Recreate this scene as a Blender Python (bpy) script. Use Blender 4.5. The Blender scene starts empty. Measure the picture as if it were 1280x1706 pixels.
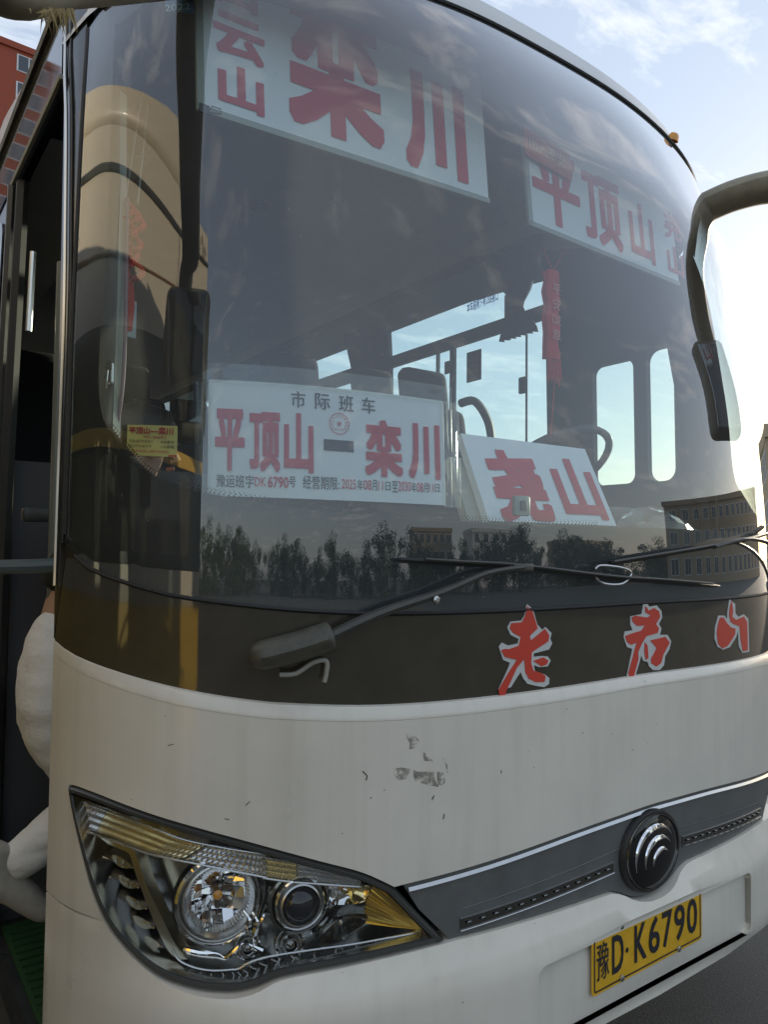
import bpy, bmesh, math, random
import numpy as np
from numpy import interp
from mathutils import Vector, Matrix
from mathutils.geometry import delaunay_2d_cdt
random.seed(7); RNG=np.random.default_rng(7)
SC=bpy.context.scene; COL=SC.collection
# ------------------------------------------------------------------ camera
FPX=1250.; PITCH=math.radians(2.6); YAW=math.radians(35.4); ROLL=math.radians(0.6)
CAM=np.array([-1.6,-1.14,1.5])
_F=np.array([math.sin(YAW)*math.cos(PITCH),math.cos(YAW)*math.cos(PITCH),math.sin(PITCH)])
_R0=np.array([math.cos(YAW),-math.sin(YAW),0.]); _U0=np.cross(_R0,_F)
_R=_R0*math.cos(ROLL)+_U0*math.sin(ROLL); _U=np.cross(_R,_F)
cd=bpy.data.cameras.new('camera'); cam=bpy.data.objects.new('camera',cd); COL.objects.link(cam)
cd.sensor_fit='VERTICAL'; cd.sensor_height=36; cd.sensor_width=27; cd.lens=FPX/1706*36
cd.clip_start=.02; cd.clip_end=3000
cam.matrix_world=Matrix(((_R[0],_U[0],-_F[0],CAM[0]),(_R[1],_U[1],-_F[1],CAM[1]),(_R[2],_U[2],-_F[2],CAM[2]),(0,0,0,1)))
SC.camera=cam
# ------------------------------------------------------------------ sky and sun
SUN_AZ=math.radians(81); SUN_EL=math.radians(9.5)          # azimuth from +Y towards +X
wd=bpy.data.worlds.new('World'); SC.world=wd; wd.use_nodes=True
nt=wd.node_tree; N=nt.nodes; L=nt.links; bg=N['Background']
sky=N.new('ShaderNodeTexSky'); sky.sky_type='NISHITA'; sky.sun_disc=False
sky.sun_elevation=SUN_EL; sky.sun_rotation=SUN_AZ; sky.air_density=1.0; sky.dust_density=1.0; sky.ozone_density=1.2
tc=N.new('ShaderNodeTexCoord'); sp=N.new('ShaderNodeSeparateXYZ'); L.new(tc.outputs['Generated'],sp.inputs[0])
def wmath(op,a,b):
    m=N.new('ShaderNodeMath'); m.operation=op
    for i,v in enumerate((a,b)):
        if isinstance(v,(int,float)): m.inputs[i].default_value=v
        else: L.new(v,m.inputs[i])
    return m.outputs[0]
zc=wmath('ADD',wmath('MAXIMUM',sp.outputs[2],0.02),.12)
cx_=wmath('DIVIDE',sp.outputs[0],zc); cy_=wmath('DIVIDE',sp.outputs[1],zc)
cb=N.new('ShaderNodeCombineXYZ'); L.new(cx_,cb.inputs[0]); L.new(wmath('MULTIPLY',cy_,1.9),cb.inputs[1])
n1=N.new('ShaderNodeTexNoise'); n1.inputs['Scale'].default_value=3.4; n1.inputs['Detail'].default_value=8; n1.inputs['Roughness'].default_value=.62; n1.inputs['Distortion'].default_value=.35
L.new(cb.outputs[0],n1.inputs['Vector'])
n2=N.new('ShaderNodeTexNoise'); n2.inputs['Scale'].default_value=.7; n2.inputs['Detail'].default_value=2
L.new(cb.outputs[0],n2.inputs['Vector'])
mr=N.new('ShaderNodeMapRange'); mr.inputs[1].default_value=.55; mr.inputs[2].default_value=.80; mr.inputs[3].default_value=0; mr.inputs[4].default_value=1
L.new(wmath('ADD',n1.outputs['Fac'],wmath('MULTIPLY',wmath('SUBTRACT',n2.outputs['Fac'],.5),.55)),mr.inputs[0])
cm=N.new('ShaderNodeMix'); cm.data_type='RGBA'; cm.blend_type='MIX'
hz=N.new('ShaderNodeMix'); hz.data_type='RGBA'; hz.inputs[0].default_value=.62      # thin even high haze over the blue
L.new(sky.outputs[0],hz.inputs[6]); hz.inputs[7].default_value=(2.6,2.95,3.6,1)
L.new(wmath('MULTIPLY',mr.outputs[0],.6),cm.inputs[0]); L.new(hz.outputs[2],cm.inputs[6]); cm.inputs[7].default_value=(6.0,5.9,5.8,1)
L.new(cm.outputs[2],bg.inputs[0]); bg.inputs[1].default_value=.13
sd=bpy.data.lights.new('sun','SUN'); sd.energy=3.4; sd.angle=math.radians(.6); sd.color=(1,.86,.66)
sun=bpy.data.objects.new('sun',sd); COL.objects.link(sun)
sdir=Vector((math.sin(SUN_AZ)*math.cos(SUN_EL),math.cos(SUN_AZ)*math.cos(SUN_EL),math.sin(SUN_EL)))
sun.rotation_euler=sdir.to_track_quat('Z','Y').to_euler()
SC.view_settings.view_transform='Standard'; SC.view_settings.look='None'; SC.view_settings.gamma=1
SC.view_settings.exposure=1.08
SC.render.engine='CYCLES'
SC.cycles.max_bounces=10; SC.cycles.transparent_max_bounces=24; SC.cycles.glossy_bounces=6; SC.cycles.diffuse_bounces=4
SC.cycles.caustics_reflective=False; SC.cycles.caustics_refractive=False; SC.cycles.sample_clamp_indirect=6
# ------------------------------------------------------------------ projection helpers and the bus front surface
def ray(px,py): return _F+(px-640)/FPX*_R+(853-py)/FPX*_U
def onplane(px,py,axis,val):
    d=ray(px,py); t=(val-CAM[axis])/d[axis]; return CAM+d*t
def onx(px,py,x=1.2): p=onplane(px,py,0,x); return (p[1],p[2])
def ony(px,py,y): p=onplane(px,py,1,y); return (p[0],p[2])
BW,BD,BN=1.25,.62,2.86
_ph=np.linspace(0,math.pi/2,800); _cx=BW*np.sin(_ph)**(2/BN); _cy=BD*(1-np.cos(_ph))
_cu=np.concatenate([[0],np.cumsum(np.hypot(np.diff(_cx),np.diff(_cy)))]); UM=float(_cu[-1])
PZ=np.array([.2,.42,1.25,1.6,2.0,2.5,2.8,2.92,3.05,3.2]); PS=np.array([0,0,0,.008,.035,.125,.24,.30,.37,.48])
_zz=np.linspace(.2,3.2,601); _ss=np.interp(_zz,PZ,PS); _k=np.hanning(61); _k/=_k.sum()
_pad=np.concatenate([np.full(30,_ss[0]),_ss,_ss[-1]+np.arange(1,31)*(_ss[-1]-_ss[-2])]); _ss=np.convolve(_pad,_k,'valid')
def slean(z): return float(interp(z,_zz,_ss))
def wz(z): return float(interp(z,[0,1.3,1.6,2.6,3.1],[1,1,.998,.982,.955]))
def _base(u,z):
    a=abs(u); sg=-1. if u<0 else 1.
    x=interp(a,_cu,_cx); y=interp(a,_cu,_cy)
    if a>UM: y=BD+(a-UM)
    return np.array([sg*x*wz(z),y+slean(z),z])
def nrm(u,z):
    e=4e-3; a=_base(u+e,z)-_base(u-e,z); b=_base(u,z+e)-_base(u,z-e)
    n=np.cross(a,b); return n/np.linalg.norm(n)
def S(u,z,off=0.):
    p=_base(u,z)
    return p+nrm(u,z)*off if off else p
def hit(px,py):
    d=ray(px,py)
    def g(t):
        p=CAM+d*t; a=abs(p[0]/wz(p[2]))
        if a>=BW: return -1.
        return p[1]-interp(a,_cx,_cy)-slean(p[2])
    t=.5
    while t<6 and g(t)<0: t+=.02
    if t>=6: raise ValueError((px,py))
    lo,hi=t-.02,t
    for _ in range(24):
        m=(lo+hi)/2
        if g(m)<0: lo=m
        else: hi=m
    p=CAM+d*hi; x=p[0]/wz(p[2])
    return (float(math.copysign(interp(abs(x),_cx,_cu),x)),float(p[2]))
def hito(px,py,off):
    """point of the offset skin that is seen at a pixel"""
    u,z=hit(px,py); d0=ray(px,py)
    for _ in range(6):
        p=S(u,z,off)-CAM; dd=p@_F; ex=px-(640+FPX*(p@_R)/dd); ey=py-(853-FPX*(p@_U)/dd)
        e=.002; J=[]
        for q in (S(u+e,z,off)-CAM,S(u,z+e,off)-CAM):
            dq=q@_F; J.append((((640+FPX*(q@_R)/dq)-(px-ex))/e,((853-FPX*(q@_U)/dq)-(py-ey))/e))
        A=np.array(J).T; du,dz=np.linalg.solve(A,[ex,ey]); u+=float(np.clip(du,-.05,.05)); z+=float(np.clip(dz,-.05,.05))
    return u,z
def H(pts): return [hit(*p) for p in pts]
# ------------------------------------------------------------------ materials
MATS={}
def mat(name,col,rough=.5,metal=0.,coat=0.,noise=0.,nscale=8.,bump=0.,bscale=60.,spec=.5,trans=0.,emit=None,alpha=1.):
    if name in MATS: return MATS[name]
    m=bpy.data.materials.new(name); m.use_nodes=True; t=m.node_tree; b=t.nodes['Principled BSDF']
    c=(*col,1)
    b.inputs['Base Color'].default_value=c; b.inputs['Roughness'].default_value=rough; b.inputs['Metallic'].default_value=metal
    b.inputs['Coat Weight'].default_value=coat; b.inputs['Coat Roughness'].default_value=.06; b.inputs['Specular IOR Level'].default_value=spec
    b.inputs['Transmission Weight'].default_value=trans; b.inputs['Alpha'].default_value=alpha
    tc=t.nodes.new('ShaderNodeTexCoord')
    if noise>0:
        n=t.nodes.new('ShaderNodeTexNoise'); n.inputs['Scale'].default_value=nscale; n.inputs['Detail'].default_value=6; n.inputs['Roughness'].default_value=.6
        t.links.new(tc.outputs['Object'],n.inputs['Vector'])
        r=t.nodes.new('ShaderNodeMapRange'); r.inputs[1].default_value=.3; r.inputs[2].default_value=.7; r.inputs[3].default_value=1-noise; r.inputs[4].default_value=1+noise*.6
        t.links.new(n.outputs['Fac'],r.inputs[0])
        x=t.nodes.new('ShaderNodeMix'); x.data_type='RGBA'; x.blend_type='MULTIPLY'; x.inputs[0].default_value=1; x.inputs[6].default_value=c
        t.links.new(r.outputs[0],x.inputs[7]); t.links.new(x.outputs[2],b.inputs['Base Color'])
        r2=t.nodes.new('ShaderNodeMapRange'); r2.inputs[1].default_value=.3; r2.inputs[2].default_value=.7; r2.inputs[3].default_value=max(rough*.8,.0); r2.inputs[4].default_value=min(rough*1.3,1)
        t.links.new(n.outputs['Fac'],r2.inputs[0]); t.links.new(r2.outputs[0],b.inputs['Roughness'])
    if bump>0:
        n=t.nodes.new('ShaderNodeTexNoise'); n.inputs['Scale'].default_value=bscale; n.inputs['Detail'].default_value=4
        t.links.new(tc.outputs['Object'],n.inputs['Vector'])
        bp=t.nodes.new('ShaderNodeBump'); bp.inputs['Strength'].default_value=bump; bp.inputs['Distance'].default_value=.01
        t.links.new(n.outputs['Fac'],bp.inputs['Height']); t.links.new(bp.outputs[0],b.inputs['Normal'])
    if emit: b.inputs['Emission Color'].default_value=(*emit[0],1); b.inputs['Emission Strength'].default_value=emit[1]
    MATS[name]=m; return m
def glass(name,tint=(.86,.9,.89),gain=1.8,dust=.0,dustcol=(.62,.6,.55),rough=.0,base=.04):
    """thin sheet of glass: see-through, mirror reflection by angle, and an even film of dust with specks"""
    m=bpy.data.materials.new(name); m.use_nodes=True; t=m.node_tree; t.nodes.clear(); A=t.nodes.new; K=t.links.new
    out=A('ShaderNodeOutputMaterial'); tr=A('ShaderNodeBsdfTransparent'); tr.inputs[0].default_value=(*tint,1)
    gl=A('ShaderNodeBsdfGlossy'); gl.inputs['Roughness'].default_value=rough; gl.inputs[0].default_value=(1,1,1,1)
    lw=A('ShaderNodeLayerWeight'); lw.inputs[0].default_value=.5
    def M(op,a,b):
        q=A('ShaderNodeMath'); q.operation=op; q.use_clamp=False
        for i,v in enumerate((a,b)):
            if isinstance(v,(int,float)): q.inputs[i].default_value=v
            else: K(v,q.inputs[i])
        return q.outputs[0]
    fr=M('ADD',M('MULTIPLY',M('POWER',lw.outputs['Facing'],5.),1-base),base)
    fr=M('MINIMUM',M('MULTIPLY',fr,gain),1.)
    mx=A('ShaderNodeMixShader'); K(fr,mx.inputs[0]); K(tr.outputs[0],mx.inputs[1]); K(gl.outputs[0],mx.inputs[2])
    if dust>0:
        df=A('ShaderNodeBsdfDiffuse'); df.inputs[0].default_value=(*dustcol,1)
        tl=A('ShaderNodeBsdfTranslucent'); tl.inputs[0].default_value=(*dustcol,1)
        ad=A('ShaderNodeMixShader'); ad.inputs[0].default_value=.5; K(df.outputs[0],ad.inputs[1]); K(tl.outputs[0],ad.inputs[2])
        tc=A('ShaderNodeTexCoord'); n=A('ShaderNodeTexNoise'); n.inputs['Scale'].default_value=3; n.inputs['Detail'].default_value=8; n.inputs['Roughness'].default_value=.65; K(tc.outputs['Object'],n.inputs['Vector'])
        v=A('ShaderNodeTexVoronoi'); v.inputs['Scale'].default_value=55; K(tc.outputs['Object'],v.inputs['Vector'])
        sc=A('ShaderNodeSeparateColor'); K(v.outputs['Color'],sc.inputs[0])
        spk=M('MULTIPLY',M('LESS_THAN',v.outputs['Distance'],.10),M('GREATER_THAN',sc.outputs[0],.9))
        fac=M('ADD',M('MULTIPLY',n.outputs['Fac'],dust*2),M('MULTIPLY',spk,.25))
        m2=A('ShaderNodeMixShader'); K(fac,m2.inputs[0]); K(mx.outputs[0],m2.inputs[1]); K(ad.outputs[0],m2.inputs[2]); mx=m2
    K(mx.outputs[0],out.inputs[0]); MATS[name]=m; return m
P_WHITE=mat('white_body_paint',(.79,.735,.625),.34,coat=.6,noise=.07,nscale=4)
P_BLACK=mat('black_gloss_panel',(.05,.044,.031),.05,noise=.25,nscale=9,spec=.7)  # base colour raised above black to paint in a glare veil
P_FRIT=mat('black_frit',(.008,.008,.008),.5)
P_PILLAR=mat('black_pillar_trim',(.014,.014,.012),.16)
P_RUBBER=mat('black_rubber',(.018,.018,.017),.6)
P_GRILLE=mat('dark_grey_grille_plastic',(.13,.132,.126),.38,noise=.15,nscale=14,bump=.02,bscale=500)
P_DARKPL=mat('charcoal_plastic',(.03,.03,.028),.42,noise=.15,nscale=30)
P_WIP=mat('weathered_wiper_paint',(.07,.068,.058),.4,noise=.2,nscale=40)
P_CHROME=mat('chrome',(.92,.92,.92),.06,1.)
P_SATIN=mat('satin_metal',(.6,.6,.58),.25,1.,noise=.1,nscale=30)
P_DCHROME=mat('smoked_chrome',(.24,.235,.22),.12,1.)
P_GOLD=mat('warm_reflector',(.9,.74,.36),.14,1.)
P_AMBER=mat('amber_plastic',(.85,.36,.02),.12,spec=.8)
P_RIM=mat('headlight_seal',(.06,.06,.055),.35)
P_LENS=glass('headlight_lens',(.96,.96,.95),1.2,dust=.008)
P_WIND=glass('windscreen_glass',(.84,.94,.95),2.9,dust=.075,dustcol=(.6,.6,.6))  # dust film partly real, thickened to paint in a milky glare veil
P_SIDEG=glass('side_window_glass',(.72,.83,.81),1.8,dust=.008)
P_TAPE=glass('clear_tape',(.93,.93,.91),2.0,dust=.07,rough=.12)
P_SIGN=mat('white_sign_board',(.88,.88,.88),.45)
P_RED=mat('red_print',(.62,.035,.06),.5)
P_REDS=mat('red_vinyl_sticker',(.64,.06,.035),.35)
P_WVIN=mat('white_vinyl_sticker',(.62,.63,.6),.35)
P_INK=mat('black_print',(.02,.022,.03),.5)
P_BLUE=mat('blue_print',(.03,.17,.5),.5)
def film(name,col):
    m=bpy.data.materials.new(name); m.use_nodes=True; t=m.node_tree; t.nodes.clear(); o=t.nodes.new('ShaderNodeOutputMaterial'); a=t.nodes.new('ShaderNodeBsdfTransparent'); a.inputs[0].default_value=(*col,1); t.links.new(a.outputs[0],o.inputs[0]); return m
P_BLUE=film('blue_window_film',(.08,.35,.8))
P_PLATE=mat('yellow_plate_paint',(.78,.44,.025),.38,noise=.12,nscale=22)
P_YCARD=mat('yellow_card',(.80,.66,.22),.5)
P_REDF=mat('red_knitted_cord',(.66,.03,.03),.85,bump=.6,bscale=260)
P_SEAT=mat('dark_seat_fabric',(.028,.028,.036),.9,bump=.2,bscale=300)
P_CEIL=mat('interior_ceiling_panel',(.36,.36,.40),.7,noise=.1)
P_INT=mat('dark_interior_plastic',(.06,.06,.065),.6)
P_INTL=mat('light_grey_interior_trim',(.34,.35,.31),.45)
P_CURT=mat('blue_curtain_cloth',(.045,.06,.13),.9)
P_DASH=mat('grey_dashboard_plastic',(.045,.045,.048),.55,bump=.1,bscale=200)
P_BAG=glass('thin_plastic_bag',(.82,.82,.8),1.6,dust=.12,rough=.15)
P_ASPH=mat('asphalt',(.125,.117,.10),.85,noise=.5,nscale=120,bump=.8,bscale=160)
P_GREEN=mat('green_rubber_mat',(.012,.06,.01),.8,bump=.5,bscale=200)
P_ALU=mat('aluminium_strip',(.72,.70,.64),.28,1.)
P_WTROU=mat('off_white_trouser_cloth',(.84,.80,.72),.85,noise=.06,nscale=9,bump=.3,bscale=60)
P_SHIRT=mat('dark_green_shirt_cloth',(.02,.026,.016),.9)
P_SKIN=mat('skin',(.5,.3,.2),.55)
P_SHOE=mat('beige_shoe_leather',(.46,.42,.34),.6,noise=.15,nscale=40)
P_HAIR=mat('black_hair',(.012,.01,.009),.5)
P_STRAW=mat('dry_straw',(.30,.22,.09),.8)
P_BRICK=mat('red_brick_render',(.36,.085,.045),.85,noise=.12,nscale=1.5)
P_WPAINT=mat('white_window_paint',(.75,.75,.73),.5)
P_PANE=mat('dark_window_pane',(.05,.06,.075),.08,spec=.8)
P_TAN=mat('tan_render',(.48,.37,.24),.85,noise=.1,nscale=.8)
P_LEAF=mat('tree_leaf',(.035,.06,.018),.7)
P_BARK=mat('tree_bark',(.09,.065,.04),.9)
P_YELB=mat('yellow_coach_paint',(.62,.40,.06),.35,coat=.4)
P_BEIGE=mat('beige_coach_paint',(.50,.45,.35),.4,coat=.4)
P_RING=mat('dark_emblem_enamel',(.012,.012,.013),.05)
def dirty_white():
    m=P_WHITE; t=m.node_tree; b=t.nodes['Principled BSDF']; A=t.nodes.new; K=t.links.new
    tc=A('ShaderNodeTexCoord'); v=A('ShaderNodeTexVoronoi'); v.inputs['Scale'].default_value=21; v.inputs['Randomness'].default_value=1; K(tc.outputs['Object'],v.inputs['Vector'])
    sc=A('ShaderNodeSeparateColor'); K(v.outputs['Color'],sc.inputs[0])
    def M(op,a,b_):
        q=A('ShaderNodeMath'); q.operation=op
        for i,x in enumerate((a,b_)):
            if isinstance(x,(int,float)): q.inputs[i].default_value=x
            else: K(x,q.inputs[i])
        return q.outputs[0]
    n0=A('ShaderNodeTexNoise'); n0.inputs['Scale'].default_value=220; K(tc.outputs['Object'],n0.inputs['Vector'])
    rad=M('ADD',M('MULTIPLY',sc.outputs[1],.05),M('MULTIPLY',M('SUBTRACT',n0.outputs['Fac'],.5),.06))
    spk=M('MULTIPLY',M('LESS_THAN',v.outputs['Distance'],rad),M('GREATER_THAN',sc.outputs[0],.40))
    n=A('ShaderNodeTexNoise'); n.inputs['Scale'].default_value=1.6; n.inputs['Detail'].default_value=5; K(tc.outputs['Object'],n.inputs['Vector'])
    mp=A('ShaderNodeMapping'); mp.inputs['Scale'].default_value=(14,14,.8); K(tc.outputs['Object'],mp.inputs[0])
    n3=A('ShaderNodeTexNoise'); n3.inputs['Scale'].default_value=2; n3.inputs['Detail'].default_value=6; K(mp.outputs[0],n3.inputs['Vector'])
    rs=A('ShaderNodeMapRange'); rs.inputs[1].default_value=.5; rs.inputs[2].default_value=.85; rs.inputs[4].default_value=.38; K(n3.outputs['Fac'],rs.inputs[0])
    old=b.inputs['Base Color'].links[0].from_socket
    x1=A('ShaderNodeMix'); x1.data_type='RGBA'; K(M('MULTIPLY',rs.outputs[0],n.outputs['Fac']),x1.inputs[0]); K(old,x1.inputs[6]); x1.inputs[7].default_value=(.36,.31,.23,1)
    x2=A('ShaderNodeMix'); x2.data_type='RGBA'; K(M('MULTIPLY',spk,.8),x2.inputs[0]); K(x1.outputs[2],x2.inputs[6]); x2.inputs[7].default_value=(.07,.05,.035,1)
    K(x2.outputs[2],b.inputs['Base Color'])
dirty_white()
# ------------------------------------------------------------------ mesh helpers
def thing(name,label,cat,loc=(0,0,0),group=None):
    o=bpy.data.objects.new(name,None); COL.objects.link(o); o.location=loc; o.empty_display_size=.2
    o['label']=label; o['category']=cat
    if group: o['group']=group
    return o
def tag(o,label,cat,group=None):
    o['label']=label; o['category']=cat
    if group: o['group']=group
    return o
def link(name,me,m,parent=None,kind=None):
    o=bpy.data.objects.new(name,me); COL.objects.link(o)
    if m is not None and not me.materials: me.materials.append(m)
    if parent is not None:
        o.parent=parent
        if parent.type=='EMPTY': o.matrix_parent_inverse=Matrix.Translation(-Vector(parent.location))
    if kind: o['kind']=kind
    return o
def mesh(verts,faces,smooth=True,ang=35):
    me=bpy.data.meshes.new('m'); me.from_pydata([tuple(map(float,v)) for v in verts],[],[tuple(int(i) for i in f) for f in faces]); me.update()
    if smooth and len(me.polygons):
        me.polygons.foreach_set('use_smooth',[True]*len(me.polygons)); me.set_sharp_from_angle(angle=math.radians(ang))
    return me
def mk(name,vf,m,parent=None,kind=None,smooth=True,ang=35): return link(name,mesh(vf[0],vf[1],smooth,ang),m,parent,kind)
def join(*vfs):
    V=[];Fc=[]
    for v,f in vfs:
        k=len(V); V.extend(v); Fc.extend([tuple(i+k for i in q) for q in f])
    return V,Fc
def box(x0,x1,y0,y1,z0,z1):
    v=[(x,y,z) for z in (z0,z1) for y in (y0,y1) for x in (x0,x1)]
    return v,[(0,2,3,1),(4,5,7,6),(0,1,5,4),(2,6,7,3),(0,4,6,2),(1,3,7,5)]
def rbox(c,size,rot=0.,bev=.01,seg=2,tilt=0.):
    bm=bmesh.new(); bmesh.ops.create_cube(bm,size=1)
    for v in bm.verts: v.co=Vector((v.co.x*size[0],v.co.y*size[1],v.co.z*size[2]))
    if bev>0: bmesh.ops.bevel(bm,geom=list(bm.edges),offset=bev,segments=seg,affect='EDGES',profile=.5)
    M=Matrix.Translation(c)@Matrix.Rotation(rot,4,'Z')@Matrix.Rotation(tilt,4,'X')
    vs=[M@v.co for v in bm.verts]; fs=[[v.index for v in f.verts] for f in bm.faces]; bm.free(); return [tuple(v) for v in vs],fs
def tube(pts,r,seg=8,cap=True,flat=None):
    P=[np.array(p,float) for p in pts]; n=len(P); rs=r if hasattr(r,'__len__') else [r]*n
    V=[];Fc=[]; up=np.array([0,0,1.])
    t0=P[1]-P[0]; t0/=np.linalg.norm(t0)
    a=np.cross(t0,up)
    if np.linalg.norm(a)<.05: a=np.cross(t0,np.array([1.,0,0]))
    a/=np.linalg.norm(a)
    for i in range(n):
        t=P[min(i+1,n-1)]-P[max(i-1,0)]; t/=max(np.linalg.norm(t),1e-9)
        a=a-t*(a@t); a/=np.linalg.norm(a); b=np.cross(t,a)
        for k in range(seg):
            an=2*math.pi*k/seg
            V.append(P[i]+rs[i]*(a*math.cos(an)+b*math.sin(an)*(flat or 1.)))
    for i in range(n-1):
        for k in range(seg):
            k2=(k+1)%seg; Fc.append((i*seg+k,i*seg+k2,(i+1)*seg+k2,(i+1)*seg+k))
    if cap: Fc.append(tuple(range(seg))[::-1]); Fc.append(tuple((n-1)*seg+k for k in range(seg)))
    return V,Fc
def spl(pts,n=8,closed=False):
    """Catmull-Rom through the points"""
    P=[np.array(p,float) for p in pts]; m=len(P); out=[]
    rng=range(m if closed else m-1)
    for i in rng:
        if closed: p0,p1,p2,p3=P[(i-1)%m],P[i],P[(i+1)%m],P[(i+2)%m]
        else: p0,p1,p2,p3=P[max(i-1,0)],P[i],P[i+1],P[min(i+2,m-1)]
        for k in range(n):
            t=k/n; out.append(.5*((2*p1)+(-p0+p2)*t+(2*p0-5*p1+4*p2-p3)*t*t+(-p0+3*p1-3*p2+p3)*t**3))
    if not closed: out.append(P[-1])
    return [tuple(float(c) for c in p) for p in out]
def lathe(prof,seg=32,c=(0,0,0),axis=(0,-1,0),sx=1.,up=(0,0,1)):
    """profile of (radius, forward) turned about an axis"""
    ax=np.array(axis,float); ax/=np.linalg.norm(ax); a=np.cross(ax,np.array(up,float)); a/=np.linalg.norm(a); b=np.cross(a,ax); c=np.array(c,float)
    V=[];Fc=[]
    for r,h in prof:
        for k in range(seg):
            an=2*math.pi*k/seg; V.append(c+ax*h+a*math.cos(an)*r*sx+b*math.sin(an)*r)
    for i in range(len(prof)-1):
        for k in range(seg):
            k2=(k+1)%seg; Fc.append((i*seg+k,i*seg+k2,(i+1)*seg+k2,(i+1)*seg+k))
    return V,Fc
def inpoly(C,poly):
    P=np.array(poly,float); Q=np.roll(P,-1,0); ins=np.zeros(len(C),bool)
    for (x0,y0),(x1,y1) in zip(P,Q):
        c=((y0>C[:,1])!=(y1>C[:,1]))
        with np.errstate(divide='ignore',invalid='ignore'): xi=(x1-x0)*(C[:,1]-y0)/(y1-y0)+x0
        ins^=c&(C[:,0]<xi)
    return ins
def cdt(outline,holes=(),spacing=.04):
    """triangulate an outline with holes, with a grid of inner points; returns 2-D verts, faces, boundary loops"""
    loops=[list(outline)]+[list(h) for h in holes]
    pts=[];edges=[]
    for lp in loops:
        k=len(pts); pts+= [Vector(p) for p in lp]; edges+=[(k+i,k+(i+1)%len(lp)) for i in range(len(lp))]
    xs=[p[0] for p in outline]; ys=[p[1] for p in outline]
    if spacing:
        gx=np.arange(min(xs)+spacing*.37,max(xs),spacing); gy=np.arange(min(ys)+spacing*.41,max(ys),spacing)
        allp=np.array([tuple(p) for p in pts])
        for a in gx:
            for b in gy:
                if np.min((allp[:,0]-a)**2+(allp[:,1]-b)**2)>(spacing*.3)**2: pts.append(Vector((a,b)))
    v,e,f,_,_,_=delaunay_2d_cdt(pts,edges,[],0,1e-6)
    C=np.array([[sum(v[i].x for i in q)/len(q),sum(v[i].y for i in q)/len(q)] for q in f])
    keep=inpoly(C,outline)
    for h in holes: keep&=~inpoly(C,h)
    f=[q for q,k in zip(f,keep) if k]
    # keep only used verts
    used=sorted({i for q in f for i in q}); mp={i:k for k,i in enumerate(used)}
    V2=[(v[i].x,v[i].y) for i in used]; F2=[tuple(mp[i] for i in q) for q in f]
    return V2,F2
def patch(outline,off=0.,holes=(),spacing=.04,skirt=0.,fn=S):
    """a piece of the bus's curved front skin: outline in (arc, height), off = distance proud of the skin, skirt = depth of its edge"""
    V2,F2=cdt(outline,holes,spacing)
    o=off if callable(off) else (lambda u,z:off)
    V=[fn(u,z,o(u,z)) for u,z in V2]; Fc=[]
    for f in F2:
        (x0,y0),(x1,y1),(x2,y2)=V2[f[0]],V2[f[1]],V2[f[2]]
        Fc.append(f if (x1-x0)*(y2-y0)-(x2-x0)*(y1-y0)>0 else f[::-1])
    if skirt:
        cnt={}
        for f in Fc:
            for i in range(len(f)):
                a,b=f[i],f[(i+1)%len(f)]; cnt[(a,b)]=1
        bd=[e for e in cnt if (e[1],e[0]) not in cnt]; mp={}
        for a,b in bd:
            for i in (a,b):
                if i not in mp: mp[i]=len(V); V.append(fn(V2[i][0],V2[i][1],o(*V2[i])-skirt))
        for a,b in bd: Fc.append((b,a,mp[a],mp[b]))
    return V,Fc
def planar(O,X,Y):
    O=np.array(O,float);X=np.array(X,float);Y=np.array(Y,float); n=np.cross(X,Y); n/=np.linalg.norm(n)
    return lambda a,b,off=0.: O+X*a+Y*b+n*off
def strip(rows,closed=False):
    n=len(rows[0]); V=[p for r in rows for p in r]; Fc=[]
    for i in range(len(rows)-1):
        for k in range(n if closed else n-1):
            k2=(k+1)%n; Fc.append((i*n+k,i*n+k2,(i+1)*n+k2,(i+1)*n+k))
    return V,Fc
def skintube(uz,r,off=0.,seg=6,fn=S): return tube([fn(u,z,off) for u,z in uz],r,seg)
def text2d(body,bold=0.,shear=0.):
    """flat outline of a piece of writing, scaled so that it fills 0..1 by 0..1; returns verts, faces, aspect"""
    c=bpy.data.curves.new('t','FONT'); c.body=body; c.offset=bold; c.resolution_u=3; c.shear=shear
    o=bpy.data.objects.new('t',c); COL.objects.link(o); bpy.context.view_layer.update()
    dg=bpy.context.evaluated_depsgraph_get(); ev=o.evaluated_get(dg); me=ev.to_mesh()
    V=np.array([v.co[:2] for v in me.vertices]); Fc=[tuple(p.vertices) for p in me.polygons]
    ev.to_mesh_clear(); bpy.data.objects.remove(o); bpy.data.curves.remove(c)
    lo=V.min(0);hi=V.max(0); return (V-lo)/(hi-lo),Fc
def write(name,body,quad,fn,m,parent,bold=0.,off=.001):
    """writing laid into the box (a0,b0,a1,b1) of a surface; bold strokes are thickened by shifted layers"""
    V,Fc=text2d(body); a0,b0,a1,b1=quad; n=max(1,len(body)); vs=[];fs=[]
    d=bold; dx=d/n; sh=[(0,0)]
    if bold>0.013:
        m_=9 if bold>.04 else 5; g=[-1+2*i/(m_-1) for i in range(m_)]; sh=[(0,0)]+[(x*dx,y*d) for x in g for y in g if max(abs(x),abs(y))>.99]
    elif bold>0: sh=[(0,0),(dx,0),(-dx,0)]
    k1=1/(1+2*dx); k2=1/(1+2*d)
    for j,(sx,sy) in enumerate(sh):
        k=len(vs); vs+=[fn(a0+(a1-a0)*((v[0]+sx+dx)*k1),b0+(b1-b0)*((v[1]+sy+d)*k2),off+j*.00004) for v in V]; fs+=[tuple(i+k for i in f) for f in Fc]
    return mk(name,(vs,fs),m,parent,smooth=False)
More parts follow.
